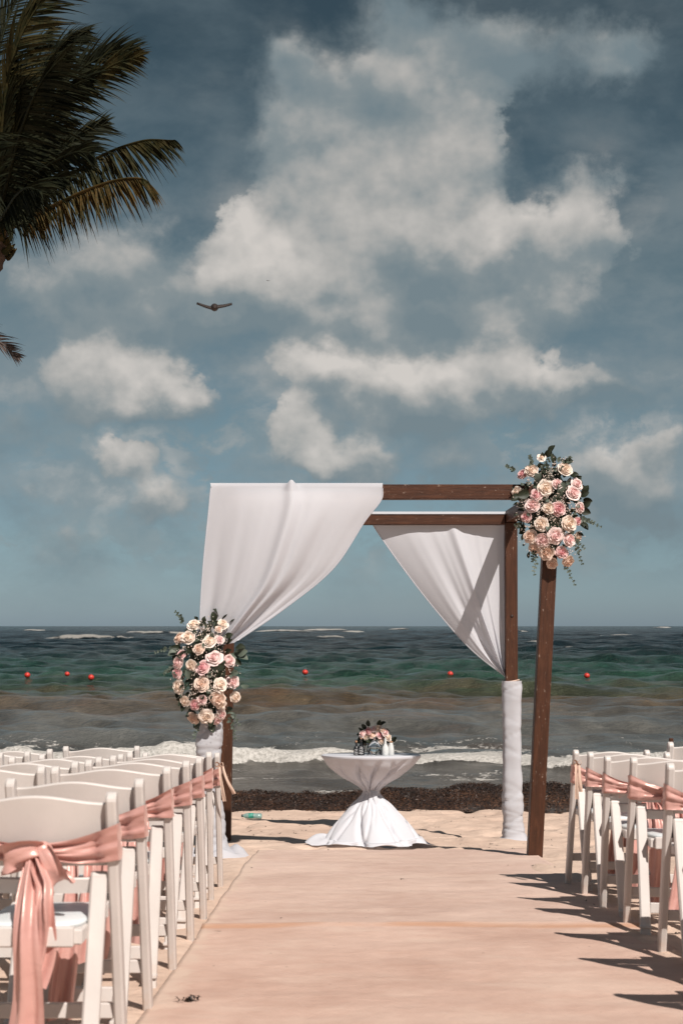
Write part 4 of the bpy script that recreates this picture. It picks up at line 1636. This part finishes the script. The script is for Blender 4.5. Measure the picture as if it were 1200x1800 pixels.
def make_sash(seed, droop):
    r = random.Random(seed)
    t = thing('chair_sash', '', 'sash', (0, 0, 0), 0, 'pink satin sashes tied round the aisle chairs')
    # band round both posts and behind the panel
    mb = MB()
    pr = .0235
    zk = .622
    loop = []
    N = 44
    for i in range(N + 1):  # across the back (camera side) right to left
        a = 1 - 2 * i / N
        loop.append(('b', a))
    for i in range(1, 7):
        loop.append(('l', i / 7))
    for i in range(13):
        loop.append(('f', -1 + 2 * i / 12))
    for i in range(1, 7):
        loop.append(('r', 1 - i / 7))
    rows = []
    m = 15
    ph = [r.uniform(0, 6.28) for _ in range(6)]
    for side, u in loop:
        row = []
        for j in range(m):
            v = (j / (m - 1) - .5) * 2
            if side == 'b':
                k = 1 - abs(u) ** 1.3
                half = .050 * (1 - k) + .017 * k
                zc = .642 * (1 - k) + zk * k - .012 * math.sin(PI * abs(u))
                z = zc + v * half * (1 + .12 * math.sin(3 * u + ph[4]))
                cr = .0045 * math.sin(v * 5.5 + ph[0] + 2.2 * u) + .0035 * math.sin(v * 10 + ph[1] - 3.0 * u) + .002 * math.sin(v * 17 + u * 5)
                bul = .028 * math.cos(u * PI / 2) ** 1.2 if abs(u) < 1 else 0
                x = u * (CHW + .017)
                y = uy(z) - max(bul + .004, .0305 * (lambda q: q * q * (3 - 2 * q))(min(1, max(0, (abs(u) - .58) / .27)))) - .006 - cr * 1.2 * (.5 + k)
            else:
                z = .642 + v * .050
                cr = .003 * math.sin(v * 6 + ph[2] + u * 3)
                if side == 'f':
                    x = u * (CHW + .017)
                    bul = .02 * math.cos(u * PI / 2)
                    y = uy(z) + .0285 - bul * .5 + cr
                else:
                    sg = -1 if side == 'l' else 1
                    x = sg * (CHW + .0195 + cr * .6)
                    y = uy(z) - .0335 + u * .060
            row.append(Vector((x, y, z)))
        rows.append(row)
    mb.grid(rows + [rows[0]])
    mb.build('band', M['satin'], t)
    yk = uy(zk) - .052
    K = Vector((.02, yk, zk))
    # knot
    mb = MB()
    rows = []
    for i in range(9):
        th = PI * (.04 + .92 * i / 8)
        rows.append([K + Vector((.027 * math.sin(th) * math.cos(a) * (1 + .12 * math.sin(5 * a)), .020 * math.sin(th) * math.sin(a), .024 * math.cos(th))) for a in [2 * PI * k / 14 for k in range(14)]])
    mb.grid(rows, True)
    mb.build('knot', M['satin'], t)
    # two loops
    for s in (-1, 1):
        mb = MB()
        dr = droop[0] if s < 0 else droop[1]
        L = r.uniform(.085, .10)
        path, sides = [], []
        for i in range(19):
            u = i / 18
            a = u * 2 * PI
            out = L * (.5 - .5 * math.cos(a))
            lift = .022 * math.sin(a)
            d = Vector((s * math.cos(dr), 0, -math.sin(dr)))
            up = Vector((s * math.sin(dr), 0, math.cos(dr)))
            path.append(K + d * out + Vector((0, -1, .25)) * lift + up * .006 * math.sin(a) + Vector((0, -.012, 0)))
            sides.append(up + Vector((0, -.45, 0)) + d * .15 * math.sin(a))
        ribbon(mb, path, lambda q: .026 + .056 * math.sin(PI * q) ** .7, sides, 2.4, .007, 11, seed + s)
        mb.build('loop', M['satin'], t)
    # tails down to the sand
    for s, L, sx in ((-1, .56 + r.uniform(-.05, .02), .005), (1, .38 + r.uniform(-.08, .08), .055)):
        mb = MB()
        path, sides = [], []
        lean = r.uniform(-.05, .02)
        for i in range(22):
            u = i / 21
            x = sx * min(1, u * 4) + lean * u * u * 1.2 + .010 * math.sin(5 * u + seed)
            y = yk - .012 - .085 * math.sin(min(1, u * 2.4) * PI / 2) - .012 * math.sin(7 * u + seed * 1.3) + (.018 if s > 0 else 0)
            path.append(Vector((x, y, zk - L * u)))
            tw = .55 * math.sin(3.1 * u + seed + s) * (1 if s > 0 else .8)
            sides.append(Vector((math.cos(tw), math.sin(tw), 0)))
        ribbon(mb, path, lambda q: .026 + ((.085 if seed == 4 else .055) if s < 0 else .034) * min(1, q * 1.3) ** .8, sides, 2.7, .012, 15, seed * 3 + s)
        mb.build('tail', M['satin'], t)
    return t


sashes = [make_sash(4, (.25, 1.05)), make_sash(12, (.5, .6)), make_sash(23, (.15, .9))]
sash_used = [False] * 3
chair_used = [False]
ck = kids_of(chair0)
sk = [kids_of(s) for s in sashes]
rr_ = random.Random(15)


def place_chair(x, D, label, sash=None, dz=0.0, rz=None, group=None):
    slope = math.atan2(gz(x, D + .2) - gz(x, D - .2), .4)
    y = D - .12
    z = gz(x, y) - .015 + dz
    rot = (slope, rr_.gauss(0, .006), rr_.gauss(0, .028) if rz is None else rz)
    if not chair_used[0]:
        chair_used[0] = True
        chair0.location = (x, y, z)
        chair0.rotation_euler = rot
        chair0['label'] = label
    else:
        copy_thing(chair0, (x, y, z), rot, label, ck)
    if sash is not None:
        v, lab = sash
        if not sash_used[v]:
            sash_used[v] = True
            s = sashes[v]
            s.location = (x, y, z)
            s.rotation_euler = rot
            s['label'] = lab
        else:
            copy_thing(sashes[v], (x, y, z), rot, lab, sk[v])


ORD = ['nearest to the camera', 'second from the camera', 'third from the camera', 'fourth from the camera', 'fifth from the camera', 'second from the sea end', 'at the sea end beside the arch']
LD = [3.92, 4.56, 5.23, 5.94, 6.65, 7.32, 7.99]
LX = [-.802, -.818, -.818, -.830, -.850, -.866, -.879]
for i in range(7):
    place_chair(LX[i], LD[i], 'white folding chair left of the aisle, %s' % ORD[i],
                ((0, 1, 2)[i % 3], 'pink satin sash on the left aisle chair %s' % ORD[i]), (-.015, -.01, 0, 0, 0, .005, -.005)[i])
for i in range(7):
    if i >= 2:
        place_chair(LX[i] - .452, LD[i] + (0, 0, .02, .02, .0, .05, .1)[i], 'plain white folding chair, second column left of aisle, %s' % ORD[i].replace('at the sea end beside the arch', 'nearest the sea'), None, .035 if i == 6 else 0.0)
    if i >= 4:
        place_chair(LX[i] - .915, LD[i] + .03, 'plain white folding chair at left edge, third column, %s' % ORD[i].replace('at the sea end beside the arch', 'nearest the sea'), None, .02)
RORD = ['nearest whole one', 'second nearest', 'third nearest', 'fourth nearest', 'at the sea end with cream ribbon']
RD = [5.63, 6.38, 6.92, 7.55, 8.02]
RX = [1.462, 1.468, 1.468, 1.485, 1.478]
for i in range(5):
    place_chair(RX[i], RD[i], 'white folding chair right of the aisle, %s' % RORD[i],
                ((1, 2, 0)[i % 3], 'pink satin sash on the right aisle chair %s' % RORD[i]))
for i, D in enumerate((4.98, 4.32)):
    place_chair(1.462, D, ('nearer' if i else 'farther') + ' white chair past the right edge, only its shadow shows on the carpet', None)
place_chair(1.935, 7.15, 'white folding chair at the right picture edge, inner column, nearer one', None, .0)
place_chair(1.945, 7.75, 'white folding chair at the right picture edge, inner column, behind the other', None, .05)

# cream ribbons tied on the two end chairs
def cream_bow(x, D, s, label):
    z0 = gz(x, D) + .70
    y = D - .12 + uy(.70) - .03
    t = thing('ribbon', label, 'ribbon', (x, y, z0), 0)
    for k in (-1, 1):
        mb = MB()
        path = [Vector((k * .022 * math.sin(u * PI), -.01 - .01 * math.sin(u * PI), .012 * math.sin(2 * PI * u) + .01)) for u in np.linspace(0, 1, 12)]
        ribbon(mb, path, lambda q: .014, Vector((0, -1, .5)), 1, .002, 5, k + 2)
        mb.build('loop', M['cream_satin'], t)
        mb = MB()
        path = [Vector((s * (.01 + (.045 + .018 * k) * u ** 1.3) + k * .008, -.015 - .01 * math.sin(3 * u), -.17 * u + .02 * k * u)) for u in np.linspace(0, 1, 12)]
        ribbon(mb, path, lambda q: .012 + .010 * q, Vector((1, -.3, 0)), 1.5, .002, 5, k + 7)
        mb.build('tail', M['cream_satin'], t)
    MB().lathe([(.001, -.012), (.010, -.006), (.012, 0), (.009, .008), (.001, .012)], n=10).build('knot', M['cream_satin'], t)
    return t


cream_bow(LX[6] + CHW + .018, LD[6], 1.0, 'cream ribbon tied to the left chair post beside the arch')
cream_bow(RX[4] - CHW + .005, RD[4], .15, 'cream ribbon tied to the end post of the right chair row')

# program card leaning on the far right chair
t = thing('program_card', 'white wedding card with faint grey print standing on the far right seat', 'card', (RX[4] + .0 - .07, RD[4] - .10, gz(RX[4], RD[4]) + .475))
mb = MB()
mb.box((0, 0, .10), (.16, .004, .20), Matrix.Rotation(-.25, 3, 'X'), .001)
mb.build('card', simple('white_card', (.74, .72, .78), .6, .03), t)
mb = MB()
for k, w in enumerate((.07, .09, .05)):
    mb.box((-.01, -.0035, .16 - .022 * k), (w, .001, .006), Matrix.Rotation(-.25, 3, 'X'))
mb.build('print_lines', M['steel'], t)

# ------------------------------------------------------------------ buoys
bm_ = MB()
rows = []
for i in range(13):
    th = PI * i / 12
    rows.append([Vector((.135 * max(math.sin(th), .02) * math.cos(a), .135 * max(math.sin(th), .02) * math.sin(a), -.135 * math.cos(th) * .95)) for a in [2 * PI * k / 20 for k in range(20)]])
bm_.grid(rows, True)
bme2 = bm_.mesh('float', simple('red_plastic', (.52, .035, .022), .4, .15, 6))
eye = MB().lathe([(.02, .12), (.03, .14), (.03, .155), (.012, .165)], n=10).mesh('eyelet', M['steel'])
LAB = ['red buoy farthest left on the water', 'red buoy second from left, smallest of the left three', 'red buoy left of the flower arrangement, nearest to shore',
       'red buoy in the middle, seen through the arch left of centre', 'red buoy seen through the arch beside the tied curtain', 'red buoy right of the arch on open water']
for (px, py, sc), lb in zip([(48, 1187, 1.0), (118, 1185, .85), (160, 1191, 1.05), (536, 1182, 1.0), (791, 1185, 1.0), (1031, 1188, 1.0)], LAB):
    D = (CAMZ - .05) * F / (py - 1100)
    for it in range(6):
        ri = int(np.argmin(np.abs(rows_sea - D)))
        ci = int(np.argmin(np.abs(Xg[ri] - (px - 600) / F * D)))
        wz = float(Zg[max(0, ri - 3):ri + 4, max(0, ci - 2):ci + 3].max()) + .06
        D = D * .5 + .5 * (CAMZ - wz) * F / (py - 1100)
    t = thing('buoy', lb, 'buoy', (at(px, py, D).x, D, at(px, py, D).z), 0, 'red mooring buoys floating off the beach')
    t.scale = (sc * D / 66,) * 3
    link('float', bme2, t)
    link('eyelet', eye, t)

# ------------------------------------------------------------------ stake at the right edge
D = 13.2
p = at(1177, 1298, D)
mb = MB()
g0 = gz(p.x, D)
mb.bar((0, 0, -.2), (.012, 0, p.z - g0), .036, .03, .003)
tag(mb.build('wooden_stake', M['wood'], None, (p.x, D, g0)), 'dark wooden stake rising behind the chairs at right', 'stake')

# ------------------------------------------------------------------ plastic bottle on the sand
D = 14.6
p = at(443, 1438, D)
zb = float(sand_z(p.x, D))
t = thing('plastic_bottle', 'empty clear green plastic bottle lying on the sand near the seaweed', 'bottle', (p.x, D, zb + .028), 0)
t.rotation_euler = (0, -PI / 2 + .03, .06)
pl = simple('pale_green_plastic', (.34, .52, .48), .2, .2, 25, .6)
pl.node_tree.nodes['Principled BSDF'].inputs['Transmission Weight'].default_value = .45
MB().lathe([(.020, -.10), (.029, -.095), (.030, -.06), (.0275, -.04), (.030, -.02), (.030, .045), (.024, .07), (.013, .088), (.012, .096)], n=18).build('body', pl, t)
MB().lathe([(.0306, -.015), (.0308, .0), (.0308, .035), (.0306, .036)], n=18, cap=False).build('label_sleeve', simple('green_label', (.03, .23, .17), .4, .5, 50), t)
MB().lathe([(.014, .092), (.0145, .096), (.0145, .108), (.012, .110)], n=14).build('cap', simple('dark_cap', (.03, .045, .05), .4), t)

# ------------------------------------------------------------------ palm
def frond_material(name, a, b_):
    m, g, b = material(name)
    p = geo_pos(g)
    n = g.noise(p, 5, 4, .6)
    n2 = g.noise(p, 40, 2)
    c = g.mix(g.smooth(g.math('ADD', g.math('MULTIPLY', n, .7), g.math('MULTIPLY', n2, .3)), .35, .65), a, b_)
    g.l.new(c, b.inputs['Base Color'])
    b.inputs['Roughness'].default_value = .7
    b.inputs['Specular IOR Level'].default_value = .12
    return m


FM = [frond_material('dark_frond', (.004, .006, .002), (.015, .016, .006)), frond_material('olive_frond', (.008, .011, .003), (.034, .027, .008)),
      frond_material('yellowing_frond', (.018, .019, .005), (.075, .045, .013)), frond_material('dead_frond', (.045, .036, .032), (.10, .078, .07))]
PDp = 14.0
crown = at(-2, 408, PDp)
palm = thing('coconut_palm', 'coconut palm with dark windblown fronds leaning in from the left', 'palm tree', (crown.x - .95, PDp, gz(crown.x - .95, PDp)))
proot = Vector(palm.location)
trunk = smooth_poly([(crown.x - .95, PDp, proot.z - .2), (crown.x - .85, PDp, proot.z + 1.2), (crown.x - .60, PDp, proot.z + 3.0), (crown.x - .22, PDp, crown.z - .7), (crown.x - .06, PDp, crown.z - .28), (crown.x + .0, PDp, crown.z + .02)], 70)
mb = MB()
mb.tube([p - proot for p in trunk], [(.15 - .055 * i / 69) * (1 + .10 * ((i % 3) == 0)) for i in range(70)], 14)
r = random.Random(41)
tk = simple('palm_bark', (.085, .060, .045), .85, .35, 14, .2, .01)
mb.build('trunk', tk, palm)
# ragged leaf bases under the crown
for i in range(16):
    a = r.uniform(0, 6.28)
    q = Vector((crown.x + .0 + .09 * math.cos(a), PDp + .09 * math.sin(a), crown.z - r.uniform(-.06, .26)))
    e = q + Vector((.11 * math.cos(a), .11 * math.sin(a), r.uniform(.04, .14)))
    mb = MB()
    mb.tube([q - proot, (q + e) / 2 - proot + Vector((0, 0, -.01)), e - proot], [.04, .024, .006], 6)
    mb.build('leaf_base', FM[2 if i % 3 else 3], palm)


def frond(pts, leaf, mat, seed, wind=.55, droop=.6, up=.0, nl=78, wid=.027, plane=None, hang=False):
    """feather leaf: rachis through points, two rows of narrow leaflets"""
    r = random.Random(seed)
    n = 40
    P = smooth_poly(pts, n)
    mb = MB()
    mb.tube([p - proot for p in P], [.022 * (1 - .9 * i / (n - 1)) + .002 for i in range(n)], 6)
    for k in range(nl):
        u = .10 + .90 * (k / (nl - 1)) ** .95
        f = u * (n - 1)
        i = min(int(f), n - 2)
        b = P[i].lerp(P[i + 1], f - i)
        t = (P[min(i + 2, n - 1)] - P[max(i - 1, 0)]).normalized()
        side0 = t.cross(Vector(plane) if plane else Vector((0, -1, .15))).normalized()
        L0 = leaf * (math.sin(PI * (.14 + .80 * u)) ** .75) * (1.0 if u < .9 else .85)
        for s in (-1, 1):
            if r.random() < .05:
                continue
            L = L0 * r.uniform(.62, 1.18)
            d = (side0 * s + t * (.55 + .75 * u) + Vector((0, r.gauss(-.1, .22), 0)) + Vector((wind, 0, 0))).normalized()
            if hang:
                d = (Vector((0, s * r.uniform(.05, .5), -1)) + t * (.32 + 2.6 * max(0, u - .52) + r.gauss(0, .10)) + Vector((.14 + r.gauss(0, .08), 0, 0))).normalized()
            d = (d + Vector((r.gauss(0, .07), r.gauss(0, .07), r.gauss(0, .07) + up))).normalized()
            w = wid * r.uniform(.75, 1.15)
            rows = []
            pos = b.copy()
            dd = d.copy()
            sd = dd.cross(Vector((r.gauss(0, .5), -1, r.gauss(0, .5)))).normalized()
            segs = 5
            for q in range(segs + 1):
                v = q / segs
                ww = w * (.55 + .45 * math.sin(PI * min(1, v * 1.2 + .1))) * (1 - v ** 2.5) + .0006
                rows.append([pos - sd * ww / 2 - proot, pos + dd.cross(sd) * ww * .18 - proot, pos + sd * ww / 2 - proot])
                dd = (dd + Vector((wind * .10, 0, -droop * .30 * (v + .25)))).normalized()
                pos = pos + dd * (L / segs)
            mb.grid(rows)
    return mb.build('frond', FM[mat], palm)


def fp(lst, dys):
    return [Vector(at(a, b, PDp + d)) for (a, b), d in zip(lst, dys)]


frond(fp([(8, 408), (70, 352), (160, 283), (245, 248), (306, 246)], (0, -.25, -.5, -.7, -.8)), .58, 1, 1, .12, .5, nl=100, hang=True, wid=.023)
frond(fp([(12, 404), (80, 368), (150, 335), (205, 316), (250, 314), (268, 330)], (0, -.4, -.8, -1.0, -1.2, -1.2)), .44, 2, 2, .10, .5, nl=84, hang=True, wid=.022)
frond(fp([(0, 392), (50, 250), (110, 150), (180, 98), (238, 82)], (0, .1, .1, .1, .0)), .52, 0, 3, .5, .35, nl=88)
frond(fp([(0, 392), (62, 262), (125, 175), (190, 118), (246, 98)], (0, -.4, -.8, -1.0, -1.1)), .46, 1, 4, .6, .5, nl=88)
frond(fp([(-8, 388), (22, 260), (60, 150), (105, 85), (150, 55)], (0, .5, .8, 1.0, 1.1)), .62, 0, 5, .9, .4, nl=92)
frond(fp([(-10, 385), (2, 240), (20, 110), (60, 20), (120, -40)], (0, -.3, -.5, -.6, -.6)), .62, 1, 6, .7, .35, nl=92)
frond(fp([(-12, 385), (-15, 230), (0, 80), (45, -30), (110, -95)], (0, .3, .5, .6, .6)), .60, 0, 7, .6, .3, nl=88)
frond(fp([(5, 395), (60, 320), (110, 265), (150, 232), (185, 215)], (0, .5, .9, 1.2, 1.4)), .50, 0, 8, .8, .35, nl=84)
frond(fp([(-2, 385), (30, 295), (70, 215), (115, 160), (160, 135)], (0, -.6, -1.1, -1.5, -1.7)), .52, 0, 9, .8, .55, nl=88)
frond(fp([(0, 390), (40, 325), (85, 290), (130, 268), (160, 268)], (0, -.7, -1.2, -1.6, -1.8)), .46, 0, 10, .8, .6, nl=80)
frond(fp([(0, 400), (30, 370), (60, 335), (90, 315), (115, 312)], (0, -.8, -1.3, -1.7, -1.9)), .40, 0, 11, .8, .7, nl=66)
frond(fp([(-15, 385), (-45, 230), (-60, 90), (-40, -30), (0, -110)], (0, -.2, -.3, -.3, -.3)), .60, 0, 12, .8, .3, nl=84)
frond(fp([(-20, 395), (-80, 290), (-140, 220), (-220, 190), (-300, 220)], (0, .1, .2, .2, .2)), .55, 1, 13, .5, .7, nl=80)
frond(fp([(-20, 405), (-100, 360), (-190, 340), (-270, 370), (-320, 440)], (0, -.3, -.5, -.5, -.5)), .55, 1, 14, .4, .9, nl=80)
frond(fp([(-20, 395), (-60, 240), (-90, 120), (-140, 40), (-210, 10)], (0, .5, .9, 1.1, 1.2)), .55, 0, 15, .6, .5, nl=80)
frond(fp([(-12, 400), (-22, 330), (-30, 270), (-40, 240), (-52, 230)], (0, -.9, -1.7, -2.3, -2.7)), .5, 0, 16, .7, .6, nl=76)
frond(fp([(-10, 388), (10, 330), (22, 270), (30, 200), (36, 150)], (0, -.5, -.8, -1.0, -1.2)), .55, 0, 18, 1.0, .5, nl=92)
frond(fp([(-10, 388), (-5, 320), (5, 240), (10, 170), (14, 100)], (0, -.2, -.3, -.4, -.4)), .66, 0, 19, 1.1, .35, nl=96)
frond(fp([(-5, 395), (18, 300), (42, 215), (75, 140), (118, 92)], (0, -.9, -1.5, -1.9, -2.1)), .58, 0, 20, .9, .45, nl=96)
frond(fp([(-5, 395), (25, 330), (50, 280), (85, 240), (120, 225)], (0, .4, .9, 1.3, 1.5)), .55, 0, 21, 1.0, .45, nl=92)
frond(fp([(-8, 395), (0, 290), (20, 190), (50, 105), (90, 50)], (0, .9, 1.5, 1.9, 2.1)), .64, 0, 22, .9, .35, nl=96)
frond(fp([(-8, 400), (12, 370), (28, 345), (48, 330), (70, 335)], (0, -1.2, -1.9, -2.4, -2.7)), .5, 0, 23, .7, .9, nl=80)
# dead frond hanging down beside the trunk, its tip swinging into view
o = frond(fp([(-26, 420), (-62, 455), (-70, 520), (-40, 575), (5, 605), (32, 628)], (0, -.3, -.4, -.4, -.4, -.4)), .30, 3, 17, .5, .45, nl=60, wid=.014)
o['label'] = 'dry grey frond hanging low'

# ------------------------------------------------------------------ birds
def bird(px, py, D, span, label):
    c = at(px, py, D)
    t = thing('bird', label, 'bird', c)
    fm = simple('brown_feather', (.020, .012, .009), .7, .3, 9)
    s = span
    mb = MB()
    rows = []
    for (y, rx, rz) in ((-.22, .004, .004), (-.18, .028, .03), (-.10, .055, .06), (0, .075, .075), (.10, .055, .05), (.20, .03, .022), (.30, .045, .008)):
        rows.append([Vector((s * rx * 1.5 * math.cos(a), s * y, s * rz * 1.5 * math.sin(a))) for a in [2 * PI * k / 12 for k in range(12)]])
    mb.grid(rows, True)
    mb.build('body', fm, t)
    for sg in (-1, 1):
        mb = MB()
        rows = []
        for i in range(9):
            u = i / 8
            x = sg * s * (.04 + .46 * u)
            z = s * (.01 + .085 * u ** 1.5)
            ch = s * (.30 * (1 - .5 * u)) * (1 if u < .97 else .6)
            yc = s * (.03 + .10 * u * u)
            rows.append([Vector((x, yc - ch * .45, z - s * .035 * (1 - u))), Vector((x, yc, z + s * .012)), Vector((x, yc + ch * .55, z - s * .015))])
        mb.grid(rows)
        w = mb.build('wing', fm, t)
        sm = w.modifiers.new('thick', 'SOLIDIFY')
        sm.thickness = s * .05
    t.rotation_euler = (.30, .04, PI * .04)
    return t


bird(377, 540, 6.0, .148 * 1.0, 'dark bird gliding with spread wings left of centre in the sky')
bird(471, 493, 120, .30, 'tiny dark speck of a far bird before the bright cloud')
